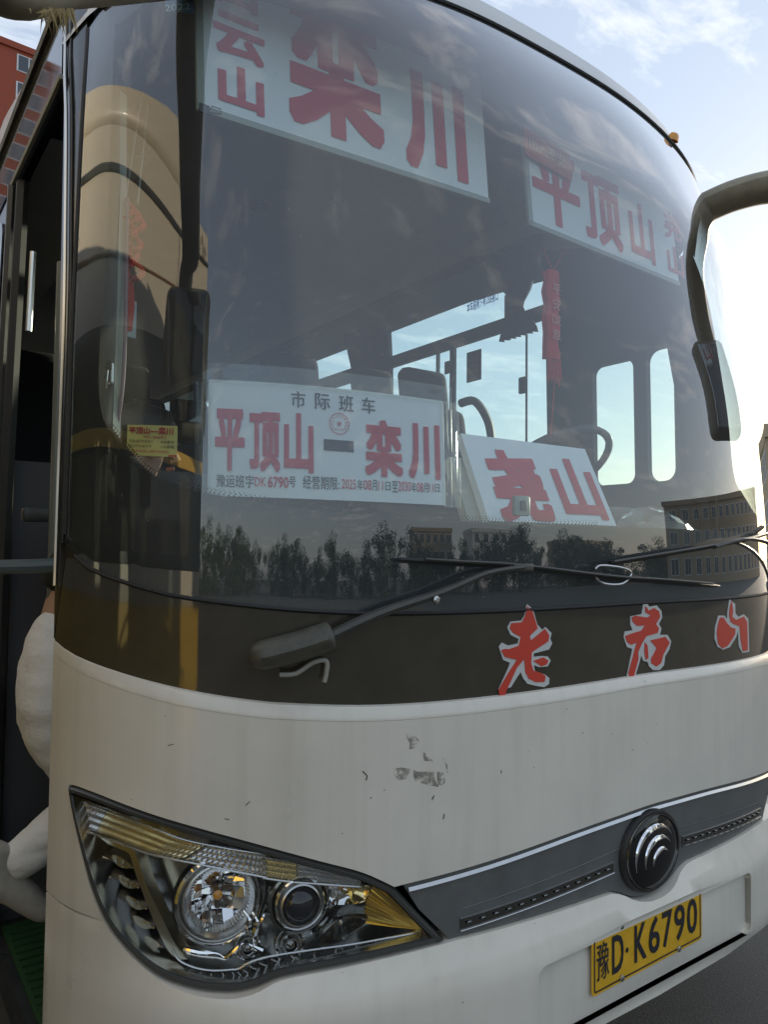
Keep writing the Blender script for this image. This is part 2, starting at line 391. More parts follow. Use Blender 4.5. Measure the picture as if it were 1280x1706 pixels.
# ------------------------------------------------------------------ the ground
def ground():
    V=[];Fc=[]; xs=[-1500,-300,-60,-12,-4,4,12,60,300,1500]; n=len(xs)
    for y in xs:
        for x in xs: V.append((x,y,0))
    for j in range(n-1):
        for i in range(n-1): Fc.append((j*n+i,j*n+i+1,(j+1)*n+i+1,(j+1)*n+i))
    o=mk('ground',(V,Fc),P_ASPH,kind='structure',smooth=False)
ground()
# ------------------------------------------------------------------ the coach
BUS=thing('coach','white coach with black glass front, yellow number plate and open front door','coach',(0,4.5,0))
_ST={}
def sint(x,xs,ys):
    k=(tuple(xs),tuple(ys))
    if k not in _ST: _ST[k]=np.array(spl(list(zip(xs,ys)),10))
    t=_ST[k]; return interp(x,t[:,0],t[:,1])
def zwhite(u): return float(sint(abs(u),[0,.66,.92,1.02,1.135,1.264,1.40,1.48],[1.197,1.190,1.201,1.211,1.228,1.252,1.279,1.301]))
def zseam(u): return float(sint(abs(u),[0,.74,1.10,1.24,1.349,1.41,1.434],[1.366,1.366,1.393,1.419,1.447,1.48,1.52]))
def zgrtop(u): return float(sint(abs(u),[0,.06,.27,.52,.72],[.884,.883,.876,.858,.844]))
def zgrbot(u): return float(sint(abs(u),[0,.04,.08,.115,.145,.18,.44,.605],[.668,.671,.682,.700,.709,.712,.716,.718]))
def ztop(u): return float(sint(abs(u),[0,.3,.6,.9,1.1,1.3,1.45],[2.915,2.908,2.880,2.845,2.805,2.75,2.70]))
ULE=-1.475
sym=lambda pts:[(-u,z) for u,z in pts][::-1]
h_top=H(spl([(117,1312),(122,1306),(160,1317),(240,1345),(330,1372),(430,1400),(530,1428),(600,1447),(652,1471)],4))
h_right=H([(652,1471),(690,1512),(740,1563)])
h_bot=H(spl([(740,1563),(660,1583),(560,1605),(470,1622),(425,1640),(380,1647),(320,1640),(260,1615),(200,1560),(165,1500),(140,1420),(122,1345),(117,1312)],4))
HEAD=h_top[:-1]+h_right[:-1]+h_bot[:-1]
si=min(range(len(h_bot)),key=lambda i:abs(h_bot[i][1]-.786)+(0 if h_bot[i][0]<-1.2 else 9))
split=[(ULE,.785),(-1.42,.781),(-1.36,.780),(h_bot[si][0]+.001,h_bot[si][1])]
us=list(np.linspace(ULE,-ULE,70))
lipdrop=.03
gr_t=[(u,zgrtop(u)) for u in np.linspace(-.70,.70,30)]
low_left=split[:-1]+h_bot[si:-1]+h_top[:-1]+[h_right[0]]
panel=low_left+gr_t+sym(low_left)+[(u,zwhite(u)-lipdrop) for u in us[::-1]]
PO0=.018
def po(u,z=0): return float(interp(abs(u),[0,1.15,1.42,1.5],[.018,.018,.003,.002]))
front_panel=mk('front_panel',patch(panel,po,spacing=.045,skirt=.03),P_WHITE,BUS)
mk('panel_lip',strip([[S(u,zwhite(u)-lipdrop+.0005,po(u)) for u in us],[S(u,zwhite(u)-.022,po(u)) for u in us],[S(u,zwhite(u)-.004,po(u)*.4) for u in us],[S(u,zwhite(u)+.002,-.012) for u in us]]),P_WHITE,front_panel)
# bumper
def boff(u,z): return float(interp(z,[.40,.44,.47,.63,.658,.70,.72,.76],[-.003,.017,.027,.029,.025,.003,0,0])*interp(abs(u),[0,1.0,1.3],[1,1,.15]))+po(u)
def rrect(a0,b0,a1,b1,r,n=5):
    out=[]
    for (cx,cy,s) in ((a1-r,b0+r,-90),(a1-r,b1-r,0),(a0+r,b1-r,90),(a0+r,b0+r,180)):
        for k in range(n+1):
            t=math.radians(s+90*k/n); out.append((cx+r*math.cos(t),cy+r*math.sin(t)))
    return out
gap=.004
bl=[(ULE,.781),(-1.42,.777),(-1.36,.776)]+[h_bot[si]]+h_bot[:si][::-1]
gr_b=[(u,zgrbot(u)) for u in np.linspace(-.59,.59,60)]
bump_out=[(ULE,.40),(-1.2,.40),(-.8,.43),(-.5,.445)]+[(u,.445) for u in (-.3,0,.3)]+[(.5,.445),(.8,.43),(1.2,.40),(-ULE,.40)]
btop=bl+gr_b+sym(bl)
recess=rrect(-.405,.470,.415,.632,.022)
bumper=mk('bumper',patch(bump_out+btop[::-1],boff,holes=[recess[::-1]],spacing=.03,skirt=.05),P_WHITE,BUS)
mk('plate_recess',join(patch(recess,.030,spacing=.05),strip([[S(u,z,boff(u,z)) for u,z in recess],[S(u,z,.030) for u,z in recess]],True)),P_WHITE,bumper)
mk('lower_valance',strip([[S(u,.41 if abs(u)>1 else .45,.0) for u in us],[S(u,.34,-.08) for u in us],[S(u,.30,-.3) for u in us]]),P_DARKPL,bumper)
# grille bar
gtop=[(u,zgrtop(u)-.004) for u in np.linspace(-.70,.70,41)]
gbot=[(u,zgrbot(u)+.003) for u in np.linspace(-.59,.59,61)]
hl=[(h_right[1][0]+.006,h_right[1][1])]
grille=mk('grille_bar',patch([(h_right[2][0]+.008,h_right[2][1]+.001)]+gbot+sym([(h_right[2][0]+.008,h_right[2][1]+.001)])+sym(hl)+gtop[::-1]+hl,.010,spacing=.035,skirt=.03),P_GRILLE,BUS)
mk('chrome_strip',strip([[S(u,zgrtop(u)-a,b) for u in np.linspace(-.69,.69,60)] for a,b in ((.010,.008),(.011,.012),(.017,.0165),(.019,.009))]),P_SATIN,grille)
def led_row(sg):
    u0,u1=sg*.575,sg*.135
    ln=[(u0+(u1-u0)*t,.742+.022*t) for t in np.linspace(0,1,20)]
    o=mk('light_strip_surround',join(strip([[S(u,z-.014,.0105) for u,z in ln],[S(u,z-.012,.014) for u,z in ln],[S(u,z-.010,.0105) for u,z in ln]]),strip([[S(u,z+.010,.0105) for u,z in ln],[S(u,z+.012,.014) for u,z in ln],[S(u,z+.014,.0105) for u,z in ln]])),P_GRILLE,grille)
    mk('light_strip_cover',strip([[S(u,z-.010,.0115) for u,z in ln],[S(u,z+.010,.0115) for u,z in ln]]),P_DCHROME,grille)
    mk('light_strip_edge',tube([S(u,z-.0115,.0135) for u,z in ln],.0012,5),P_SATIN,grille)
    for k in range(13):
        t=(k+.6)/13.3; u=u0+(u1-u0)*t; z=.742+.022*t
        c=S(u,z+.001,.014); mk('light_diode',rbox(tuple(c),(.011,.004,.006),0,.0012,1),P_DCHROME,grille)
    crease=[(u0*.99+ (sg*.10-u0*.99)*t, .772+.030*t) for t in np.linspace(0,1,16)]
    mk('grille_crease',tube([S(u,z,.010) for u,z in crease],.0014,5),P_GRILLE,grille)
led_row(-1); led_row(1)
# emblem
EC=S(-.004,.776,.0); eax=(0,-1,0)
mk('emblem_surround',lathe([(.097,.006),(.096,.018),(.093,.025),(.089,.025),(.086,.020)],48,EC,eax,1.16),P_DARKPL,grille)
emb=mk('emblem',lathe([(.088,.014),(.086,.024),(.074,.030),(.048,.035),(.02,.037),(.0005,.0373)],48,EC,eax,1.16),P_RING,grille)
mk('emblem_ring',lathe([(.089,.022),(.0875,.028),(.0845,.028),(.083,.023)],48,EC,eax,1.16),P_DCHROME,emb)
for (r,dx,dz,a0,a1,th) in ((.069,.000,-.008,200,34,.0075),(.049,.008,-.014,198,34,.0068),(.029,.015,-.022,195,36,.006)):
    pts=[];rs=[]
    for t in np.linspace(0,1,26):
        a=math.radians(a0+(a1-a0)*t); x=(dx+r*math.cos(a))*1.1; z=dz+r*math.sin(a)
        rr=math.hypot(x/1.13,z); h=float(interp(rr,[0,.048,.074,.086],[.0373,.035,.030,.024]))
        pts.append(EC+np.array([x,-h,z])); rs.append(max(.0008,th*math.sin(math.pi*min(1,(t*.92+.04)))**1.2))
    mk('emblem_arc',tube(pts,rs,8),P_CHROME,emb)
# number plate
py_=-.036
pc=[ony(984,1560,py_),ony(1172,1474,py_),ony(1168,1563,py_),ony(990,1667,py_)]
pcx=sum(p[0] for p in pc)/4; pcz=sum(p[1] for p in pc)/4
pw=(pc[1][0]-pc[0][0]+pc[2][0]-pc[3][0])/2; phh=(pc[0][1]-pc[3][1]+pc[1][1]-pc[2][1])/2
print('plate',pcx,pcz,pw,phh)
pfn=planar((pcx-pw/2,py_,pcz-phh/2),(1,0,.012),(0,0,1))
plate=mk('number_plate',patch(rrect(0,0,pw,phh,.010),0,spacing=.06,skirt=.0025,fn=pfn),P_PLATE,BUS)
ro=rrect(.006,.006,pw-.006,phh-.006,.007); ri=rrect(.0095,.0095,pw-.0095,phh-.0095,.005)
mk('plate_border',strip([[pfn(a,b,.0012) for a,b in ro],[pfn(a,b,.0012) for a,b in ri]],True),P_INK,plate)
cw=pw/8.05
for ch,a0,a1 in (('豫',.16,.98),('D',1.18,1.95),('·',2.22,2.40),('K',2.72,3.55),('6',3.75,4.55),('7',4.75,5.5),('9',5.7,6.5),('0',6.7,7.5)):
    if ch=='·': q=(a0*cw,phh*.44,a1*cw,phh*.53)
    else: q=(a0*cw+.006,phh*.2,a1*cw+.006,phh*.82)
    write('plate_character',ch,q,pfn,P_INK,plate,bold=.012 if ch=='豫' else .018,off=.0014)
for a,b in ((.24,.93),(.76,.95),(.24,.07),(.76,.05)):
    c=pfn(pw*a,phh*b,.001); mk('plate_bolt',lathe([(.0075,0),(.0072,.003),(.004,.0045),(.0003,.0046)],12,c,(0,-1,0)),P_SATIN,plate)
# black lower panel and windscreen
uw=1.425
sl=[(u,zseam(u)) for u in np.linspace(-1.40,1.40,60)]
bp=[(u,zwhite(u)-.004) for u in us]+[(1.48,1.46),(1.432,1.50)]+[(u,z-.004) for u,z in sl[::-1]]+[(-1.432,1.50),(-1.48,1.46)]
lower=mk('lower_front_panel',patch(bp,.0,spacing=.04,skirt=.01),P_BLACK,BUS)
left_edge=H(spl([(110,890),(113,800),(117,700),(121,560),(127,430),(134,280),(140,170),(146,80)],3))
left_edge=[(u,z) for u,z in left_edge]+[(left_edge[-1][0]+.004,2.70)]
tl=[(u,ztop(u)) for u in np.linspace(left_edge[-1][0]+.05,-left_edge[-1][0]-.05,50)]
wind_out=[(u,z+.004) for u,z in sl]+sym(left_edge)[::-1][:0]+[(-u,z) for u,z in left_edge]+tl[::-1]+left_edge[::-1]
clear_left=H(spl([(189,30),(183,150),(178,300),(173,430),(167,560),(165,640),(172,695),(190,722),(215,754),(250,789),(300,809),(345,821),(420,834),(500,846),(600,856),(700,864),(800,869),(900,873),(1000,876)],3))
clear_left=[(clear_left[0][0]+.004,2.68)]+clear_left
cl_bot=[p for p in clear_left]
clear=cl_bot+[(.0,1.553)]+sym(cl_bot)+[(u,ztop(u)-.035) for u in np.linspace(1.18,-1.18,40)]
frit=mk('black_frit_border',patch(wind_out,-.006,holes=[clear[::-1]],spacing=.05),P_FRIT,BUS)
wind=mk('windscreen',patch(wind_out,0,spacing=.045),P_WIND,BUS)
mk('windscreen_seal',join(skintube([(u,z+.001) for u,z in sl],.0045,.0),skintube([(u-.004,z) for u,z in left_edge],.005,.0),skintube([(-u+.004,z) for u,z in left_edge],.005,.0),skintube(tl,.006,.002)),P_RUBBER,BUS)
# frit dots along the lower clear edge
V=[];Fc=[]
edge=[p for p in spl(clear_left[20:],6)]; acc=0; pv=edge[0]
for p in edge[1:]:
    acc+=math.hypot(p[0]-pv[0],p[1]-pv[1]); pv=p
    if acc>.006:
        acc=0
        for r,(dz,rad) in enumerate(((.003,.0022),(.0075,.0017),(.0115,.0012))):
            uu=p[0]+(.003 if r%2 else 0)
            k=len(V); V+= [S(uu+rad*math.cos(a),p[1]+dz+rad*math.sin(a),-.005) for a in np.linspace(0,2*math.pi,7)[:-1]]; Fc.append(tuple(range(k,k+6)))
mk('frit_dots',(V,Fc),P_FRIT,wind,kind='stuff',smooth=False)
# pillars at the corners
for sg in (-1,1):
    le=left_edge if sg<0 else [(-u,z) for u,z in left_edge]
    E0=1.478; 
    a=[(sg*E0,1.30),(sg*E0,2.85)]; b=[(le[-1][0]*1.0+sg*.006,2.85)]+[(u+sg*.006,z) for u,z in le[::-1]]+[(sg*1.437,1.47)]
    pol=a+b
    if sg<0: pol=pol[::-1]
    mk('corner_pillar',patch(pol,.001,spacing=.05,skirt=.02),P_PILLAR,BUS)
    mk('pillar_strip',tube([S(sg*(E0-.004),z,.004) for z in np.linspace(1.41,2.85,30)],.0042,6),P_ALU,BUS)
    mk('pillar_strip',tube([S(sg*(E0-.03),z,.002) for z in np.linspace(1.5,2.85,30)],.0025,6),P_DARKPL,BUS)
# brush lettering on the black panel (stickers)
def zc(pts): return H([(820+x/2.7826,1000+y/2.7826) for x,y in pts])
LAO_W=[(160,18),(187,40),(208,112),(232,138),(246,124),(274,152),(268,178),(277,200),(262,228),(192,246),(190,262),(230,258),(256,260),(270,279),(256,306),(216,310),(192,300),(196,326),(216,336),(242,343),(264,360),(262,388),(240,402),(200,396),(162,386),(143,362),(131,332),(118,350),(86,402),(66,408),(28,414),(72,318),(82,290),(50,276),(30,216),(44,196),(72,210),(118,200),(122,180),(84,160),(69,126),(84,99),(134,94),(150,68)]
LAO_R=[(161,28),(184,50),(202,108),(208,130),(172,165),(176,186),(243,132),(262,162),(257,190),(181,240),(178,290),(188,325),(224,336),(245,350),(240,378),(200,379),(166,362),(151,332),(146,272),(112,312),(70,404),(62,420),(55,448),(32,440),(26,416),(75,332),(112,276),(86,270),(56,262),(39,232),(54,225),(76,226),(121,210),(130,170),(95,151),(79,130),(86,106),(136,101),(151,70)]
LAO_D=[(188,280),(235,264),(258,279),(250,297),(225,305)]
JUN_W=[(700,18),(716,12),(727,30),(762,24),(784,50),(787,80),(772,110),(784,130),(777,160),(812,160),(829,190),(821,226),(801,260),(796,300),(776,323),(745,323),(727,306),(721,286),(700,281),(690,255),(681,290),(666,340),(656,368),(624,352),(640,272),(650,226),(624,216),(609,172),(614,145),(650,139),(640,112),(640,75),(692,64)]
JUN_R=[(706,28),(716,34),(722,48),(748,36),(771,50),(776,76),(757,110),(771,130),(765,151),(712,166),(692,200),(674,240),(676,270),(662,322),(652,362),(634,352),(629,336),(645,280),(660,222),(668,196),(640,206),(622,191),(614,166),(640,155),(690,140),(706,116),(670,119),(650,101),(644,80),(660,71),(716,80),(734,70),(708,56)]
JUN_B=[(729,186),(800,169),(821,195),(791,251),(781,290),(760,306),(735,291),(734,270),(746,250),(760,221),(744,201)]
JUN_S=[(705,194),(718,210),(722,266),(710,276),(703,240)]
SHA_W=[(1100,-4),(1126,18),(1127,60),(1141,78),(1166,65),(1187,85),(1191,239),(1159,243),(1144,216),(1139,142),(1130,172),(1101,217),(1070,229),(1045,216),(1031,180),(1034,120),(1049,71),(1076,71),(1089,88),(1091,50)]
SHA_R=[(1109,4),(1115,50),(1111,76),(1130,91),(1165,75),(1180,100),(1183,231),(1160,236),(1150,180),(1145,121),(1120,111),(1105,101),(1096,70),(1100,30)]
SHA_D=[(1055,80),(1071,80),(1086,106),(1106,126),(1125,131),(1125,156),(1110,181),(1090,211),(1065,223),(1045,201),(1039,150),(1045,110)]
for nm,w,reds in (('lao',LAO_W,(LAO_R,LAO_D)),('jun',JUN_W,(JUN_R,JUN_B,JUN_S)),('shan',SHA_W,(SHA_R,SHA_D))):
    st=mk('brush_character',patch(zc(w),.0022,spacing=.02,skirt=.002),P_WVIN,lower)
    for r in reds: mk('red_stroke',patch(zc(r),.0034,spacing=.02,skirt=.001),P_REDS,st)
# old sticker residue and scuffs on the white panel
P_RES=mat('grey_sticker_residue',(.31,.28,.235),.75,noise=.35,nscale=90)
def zr(pts): return H([(560+x/4.2667,1180+y/4.2667) for x,y in pts])
for pts in ([(470,165),(510,175),(545,190),(568,215),(550,240),(530,270),(495,275),(500,230),(480,195)],[(585,295),(610,300),(612,325),(660,350),(655,362),(600,355)],[(390,410),(440,402),(508,412),(490,450),(470,485),(420,490),(395,460)],[(525,415),(545,430),(670,432),(668,470),(690,520),(720,530),(745,510),(740,440),(690,430),(688,480),(700,540),(620,525),(540,500),(525,470)],[(728,330),(760,380),(766,440),(758,440),(748,385)]):
    try: mk('sticker_residue',patch(zr(pts),lambda u,z:po(u)+.0006,spacing=.008),P_RES,front_panel)
    except Exception as e: print('res',e)
def patchy(m,scale,lo,hi):
    t=m.node_tree; b_=t.nodes['Principled BSDF']; tc=t.nodes.new('ShaderNodeTexCoord'); n=t.nodes.new('ShaderNodeTexNoise'); n.inputs['Scale'].default_value=scale; n.inputs['Detail'].default_value=8; n.inputs['Roughness'].default_value=.7
    r=t.nodes.new('ShaderNodeMapRange'); r.inputs[1].default_value=lo; r.inputs[2].default_value=hi; r.inputs[4].default_value=.85
    t.links.new(tc.outputs['Object'],n.inputs['Vector']); t.links.new(n.outputs['Fac'],r.inputs[0]); t.links.new(r.outputs[0],b_.inputs['Alpha'])
patchy(P_RES,70,.40,.60)
P_SCR=mat('dark_scratch',(.06,.05,.04),.8)
for pts in ([(172,428),(190,445),(205,462),(196,490)],[(668,600),(655,628)],[(740,730),(733,765)],[(1138,425),(1138,445)],[(325,558),(322,564)],[(232,610),(228,618)]):
    mk('scratch',tube([S(u,z,po(u)+.0004) for u,z in zr(pts)],.0011,5),P_SCR,front_panel)
for pts in ([(862,890+20),(880,895+18)],[(940,860),(955,845)],[(655,635),(675,630)]):
    uz=H([(x*420/960,960+y*420/960) for x,y in pts]); mk('scratch',tube([S(u,z,po(u)+.0003) for u,z in uz],.0007,5),P_SCR,front_panel)
# ------------------------------------------------------------------ headlight
def inset(poly,d):
    P=np.array(poly); n=len(P); out=[]
    area=sum(P[i][0]*P[(i+1)%n][1]-P[(i+1)%n][0]*P[i][1] for i in range(n)); sg=1 if area>0 else -1
    for i in range(n):
        e0=P[i]-P[i-1]; e1=P[(i+1)%n]-P[i]; e0/=max(np.linalg.norm(e0),1e-9); e1/=max(np.linalg.norm(e1),1e-9)
        m=np.array([-(e0[1]+e1[1]),e0[0]+e1[0]])*sg; l=np.linalg.norm(m); m=m/max(l,1e-9); k=1/max(.45,abs(np.dot(m,np.array([-e0[1],e0[0]])*sg)))
        out.append(tuple(P[i]+m*d*k))
    return out
def dens(poly,d=.02):
    out=[]; n=len(poly)
    for i in range(n):
        a=np.array(poly[i]);b=np.array(poly[(i+1)%n]); k=max(1,int(np.linalg.norm(b-a)/d))
        for j in range(k): out.append(tuple(a+(b-a)*j/k))
    return out
HEADD=dens(HEAD,.018); RIM=inset(HEADD,.017); RIM0=inset(HEADD,.003)
def A1(pts,o=-.024): return [hito(100+x/3.7647,1280+y/3.7647,o) for x,y in pts]     # points read off the enlarged left part
def A2(pts,o=-.024): return [hito(400+x/3.5556,1360+y/3.5556,o) for x,y in pts]     # and right part of the lamp
bowl=inset(HEADD,.020)
HLROOT=mk('headlight',join(patch(bowl,lambda u,z:-.075,spacing=.03),strip([[S(u,z,.012) for u,z in RIM],[S(u,z,-.075) for u,z in bowl]],True)),mat('lamp_housing_metal',(.42,.42,.40),.22,1.),BUS)
HL=HLROOT
def hp(name,vf,m,**k): return mk(name,vf,m,HL,**k)
rim_prof=[(0,-.012),(.003,.006),(.008,.013),(.0145,.012),(.017,.003)]
rows=[]
for d,o in rim_prof:
    q=inset(HEADD,d) if d>0 else HEADD
    rows.append([S(u,z,po(u)*.6+o-.006) for u,z in q])
hp('lamp_seal',strip(rows,True),P_RIM)
# turn signal strip across the top, cut into clear and warm-tinted lengths, with moulded ribs
ts_t=A1([(122,172),(300,240),(480,310),(640,370),(800,430),(1040,480),(1280,520)])+A2([(140,222),(300,250),(450,282),(600,310),(700,334)])
ts_b=A1([(131,350),(240,392),(350,430),(480,478),(600,520),(930,590),(1280,660)])+A2([(140,345),(300,368),(450,380),(600,392),(700,398)])
tt=np.array(spl(ts_t,14)); tb=np.array(spl(ts_b,14))
def at_(arr,t): return arr[0]*0+np.array([interp(t,np.linspace(0,1,len(arr)),arr[:,k]) for k in (0,1)])
P_RIBC=mat('ribbed_clear_lamp',(.68,.69,.70),.16,.85,bump=.12,bscale=240); P_RIBA=mat('ribbed_warm_tint_lamp',(.80,.71,.46),.2,.85,bump=.12,bscale=240)  # yellow tint paints in warm reflections of the neighbouring coach
segs=[(0,.10,P_RIBC),(.10,.42,P_RIBA),(.42,.62,P_RIBC),(.62,.75,P_RIBA),(.75,1,P_RIBC)]
for t0,t1,m_ in segs:
    n_=max(8,int((t1-t0)*220)); rows=[]
    for j in range(13):
        v=j/12; row=[]
        for i in range(n_+1):
            t=t0+(t1-t0)*(i/n_)*.985; p=at_(tt,t)*(1-v)+at_(tb,t)*v
            row.append(S(p[0],p[1],-.016+.0022*abs(math.sin(i*math.pi/2))+.0035*abs(math.sin(v*math.pi*4))))
        rows.append(row)
    hp('turn_signal_segment',strip(rows[::-1]),m_,ang=20)
hp('turn_signal_frame',join(tube([S(*at_(tt,t),-.009) for t in np.linspace(0,1,50)],.0016,6),tube([S(*at_(tb,t),-.009) for t in np.linspace(0,1,50)],.0022,6),tube([S(*(tt[0]*(1-v)+tb[0]*v),-.009) for v in (0,.5,1)],.0018,6),tube([S(*(tt[-1]*(1-v)+tb[-1]*v),-.009) for v in (0,.5,1)],.0018,6)),P_SATIN)
# diagonal chrome bar, warm coach reflections put into its golden tint
bar=spl(A1([(215,400),(330,445),(440,478)]),3)+spl(A1([(455,490),(490,560),(540,720),(640,930),(720,1090),(800,1195)]),3)+spl(A1([(740,1195),(680,1140),(610,1000),(540,830),(470,640),(440,540),(390,508),(300,470)]),3)
hp('reflector_bar',patch(bar,-.022,spacing=.012,skirt=.03),mat('warm_satin_metal',(.75,.70,.55),.25,1.))
# dark louvres with leaf-shaped mirrors
for (a,b,c,d) in (((185,430),(400,515),(455,625),(225,535)),((215,560),(445,640),(492,750),(262,660)),((255,690),(490,770),(542,882),(308,790)),((300,815),(540,895),(590,1003),(352,920)),((370,950),(590,1015),(642,1122),(462,1068)),((480,1090),(640,1135),(700,1195),(590,1165))):
    A,B,C,D=[np.array(p) for p in A1([a,b,c,d])]
    rows=[]
    for j in range(5):
        v=j/4; e0=A+(D-A)*v; e1=B+(C-B)*v
        rows.append([S(*(e0+(e1-e0)*t),-.052+.026*v**1.4) for t in np.linspace(0,1,8)])
    lo=hp('louvre',strip(rows[::-1]),mat('louvre_black_chrome',(.07,.068,.06),.2,1.))
    mk('louvre_edge',tube([S(*(D+(C-D)*t),-.024) for t in np.linspace(0,1,8)],[.0010]*4+[.0017]*4,5),P_CHROME,HL)
    ctr=D+(C-D)*.78+(A-D)*.22*0.8; ax=(C-D)*.24
    leaf=[]
    for k in range(14):
        an=2*math.pi*k/14; w=(B-C)*.34
        leaf.append(tuple(ctr+ax*math.cos(an)+w*math.sin(an)*(1-.4*math.cos(an))))
    mk('leaf_mirror',patch(leaf,-.022,spacing=.008),mat('leaf_mirror_metal',(.5,.46,.34),.18,1.,bump=.3,bscale=120),HL)
# the two big lamps
def lampc(px,py,off): u,z=hito(px,py,-.02); return S(u,z,off),nrm(u,z)
fwd=np.array([-.28,-.95,.03]); fwd/=np.linalg.norm(fwd)
c,_=lampc(347,1502,-.075); R1=.074
main=hp('low_beam',lathe([(.062,.052),(.05,.03),(.036,.012),(.018,.003),(.001,0)],40,c,fwd),P_CHROME)
mk('lamp_ring',lathe([(.086,.035),(.083,.056),(.078,.060),(.074,.056),(.072,.045)],48,c,fwd),P_CHROME,HL)
mk('lamp_ring',lathe([(.072,.047),(.069,.062),(.066,.063),(.062,.055),(.060,.049)],48,c,fwd),P_SATIN,HL)
# ribbed inner collar
V=[];Fc=[];seg=120
for r,h in ((.061,.050),(.051,.036)):
    for k in range(seg):
        an=2*math.pi*k/seg; rr=r*(1+(.012 if k%2 else -.012)); a=np.cross(fwd,[0,0,1.]); a/=np.linalg.norm(a); b=np.cross(a,fwd); V.append(c+fwd*h+a*math.cos(an)*rr+b*math.sin(an)*rr)
for k in range(seg): Fc.append((k,(k+1)%seg,seg+(k+1)%seg,seg+k))
mk('lamp_collar',(V,Fc),P_SATIN,HL,smooth=False)
# faceted mirror inside and bulb
V=[];Fc=[];n=5;a=np.cross(fwd,[0,0,1.]); a/=np.linalg.norm(a); b=np.cross(a,fwd)
for j in range(n):
    for i in range(n):
        x0,x1=-.05+.1*i/n,-.05+.1*(i+1)/n; z0,z1=-.05+.1*j/n,-.05+.1*(j+1)/n
        if math.hypot((x0+x1)/2,(z0+z1)/2)>.047: continue
        k=len(V); tl_=.25*math.sin(i*2.1+j*1.3); 
        for (x,z) in ((x0,z0),(x1,z0),(x1,z1),(x0,z1)):
            V.append(c+fwd*(.004+12*(x*x+z*z)*1.0+ (x-(x0+x1)/2)*tl_+ (z-(z0+z1)/2)*.5*math.cos(j*1.7+i))+a*x+b*z)
        Fc.append((k,k+1,k+2,k+3))
mk('faceted_mirror',(V,Fc),P_CHROME,HL,smooth=False)
mk('lamp_bulb',lathe([(.006,0),(.007,.018),(.009,.022),(.009,.032),(.0005,.036)],12,c,fwd),P_AMBER,HL)
c2,_=lampc(493,1504,-.06)
mk('projector_ring',lathe([(.062,.022),(.059,.04),(.054,.042),(.052,.030)],44,c2,fwd),P_DCHROME,HL)
mk('projector_ring',lathe([(.052,.034),(.049,.052),(.046,.055),(.043,.050),(.040,.040)],44,c2,fwd),P_CHROME,HL)
mk('projector_ring',lathe([(.041,.040),(.039,.056),(.036,.058),(.033,.052)],44,c2,fwd),P_SATIN,HL)
mk('projector_lens',lathe([(.034,.046),(.031,.055),(.024,.062),(.014,.067),(.005,.069),(.0003,.0692)],40,c2,fwd),mat('projector_glass',(.012,.013,.018),.03,spec=.8),HL)
for px,py,r in ((480,1578,.030),(405,1584,.026)):
    c3,_=lampc(px,py,-.055)
    for k,(rr,mm) in enumerate(((r,P_CHROME),(r*.72,P_SATIN),(r*.46,P_CHROME))):
        mk('small_lamp_ring',lathe([(rr,.012+.006*k),(rr*.96,.022+.006*k),(rr*.86,.022+.006*k),(rr*.8,.010)],30,c3,fwd),mm,HL)
    mk('small_lamp',lathe([(r*.38,.018),(r*.3,.028),(r*.1,.032),(.0003,.0325)],20,c3,fwd),P_DCHROME,HL)
# partial chrome rings left of the low beam and round the projector
def arc(cc,r,a0,a1,h,wd_,m_,thick=.006):
    a=np.cross(fwd,[0,0,1.]); a/=np.linalg.norm(a); b=np.cross(a,fwd); rows=[]
    for rr,hh in ((r,h-.012),(r-.001,h),(r-wd_,h+.002),(r-wd_-.001,h-.014)):
        rows.append([cc+fwd*hh+a*math.cos(math.radians(t))*rr+b*math.sin(math.radians(t))*rr for t in np.linspace(a0,a1,26)])
    mk('reflector_ring',strip(rows),m_,HL)
arc(c,.128,112,165,.045,.012,P_CHROME); arc(c,.110,105,190,.05,.009,P_SATIN); arc(c,.098,100,215,.054,.006,P_CHROME)
arc(c,.119,118,150,.040,.006,mat('copper_reflector',(.8,.45,.2),.2,1.))
arc(c2,.075,95,250,.03,.009,P_CHROME); arc(c2,.088,100,240,.026,.006,P_SATIN)
# flowing chrome trim under the lamps
wave=spl(A1([(770,1140),(880,1165),(980,1170),(1030,1195),(1080,1165),(1140,1110),(1200,1120),(1270,1150)]),5)
hp('chrome_wave',tube([S(u,z,-.030) for u,z in wave],[.004+.002*math.sin(i*.4) for i in range(len(wave))],8),P_CHROME)
wave2=spl(A1([(760,1170),(870,1195),(980,1205),(1030,1215),(1090,1180),(1150,1140),(1230,1160)]),5)
hp('chrome_wave',tube([S(u,z,-.034) for u,z in wave2],.0028,8),P_SATIN)
br=spl(A1([(1120,930),(1160,980),(1170,1040),(1150,990),]),3)
hp('chrome_web',tube([S(u,z,-.03) for u,z in spl(A1([(1145,900),(1185,960),(1170,1030)]),4)],[.003]*4+[.006]*3+[.002]*2,6),P_CHROME)
hp('chrome_web',tube([S(u,z,-.03) for u,z in spl(A1([(1200,910),(1235,975),(1215,1060),(1225,1130)]),4)],[.003]*4+[.006]*5+[.003]*4,6),P_CHROME)
# inner edge line of the lamp
eline=spl(A1([(138,390),(170,540),(270,780),(430,1020),(570,1170),(700,1260),(850,1310),(1000,1330),(1120,1320)])+A2([(50,925),(150,890),(300,862),(470,840),(700,800),(900,755),(1130,700)]),5)
hp('edge_trim',tube([S(u,z,-.004) for u,z in eline],.0019,6),P_SATIN)
eline2=spl(A1([(720,1110),(760,1180),(850,1225),(960,1245),(1080,1240)])+A2([(0,880),(70,840),(200,805),(430,770),(650,740),(850,705),(1075,665)]),5)
hp('edge_trim',tube([S(u,z,-.012) for u,z in eline2],.0022,6),P_SATIN)
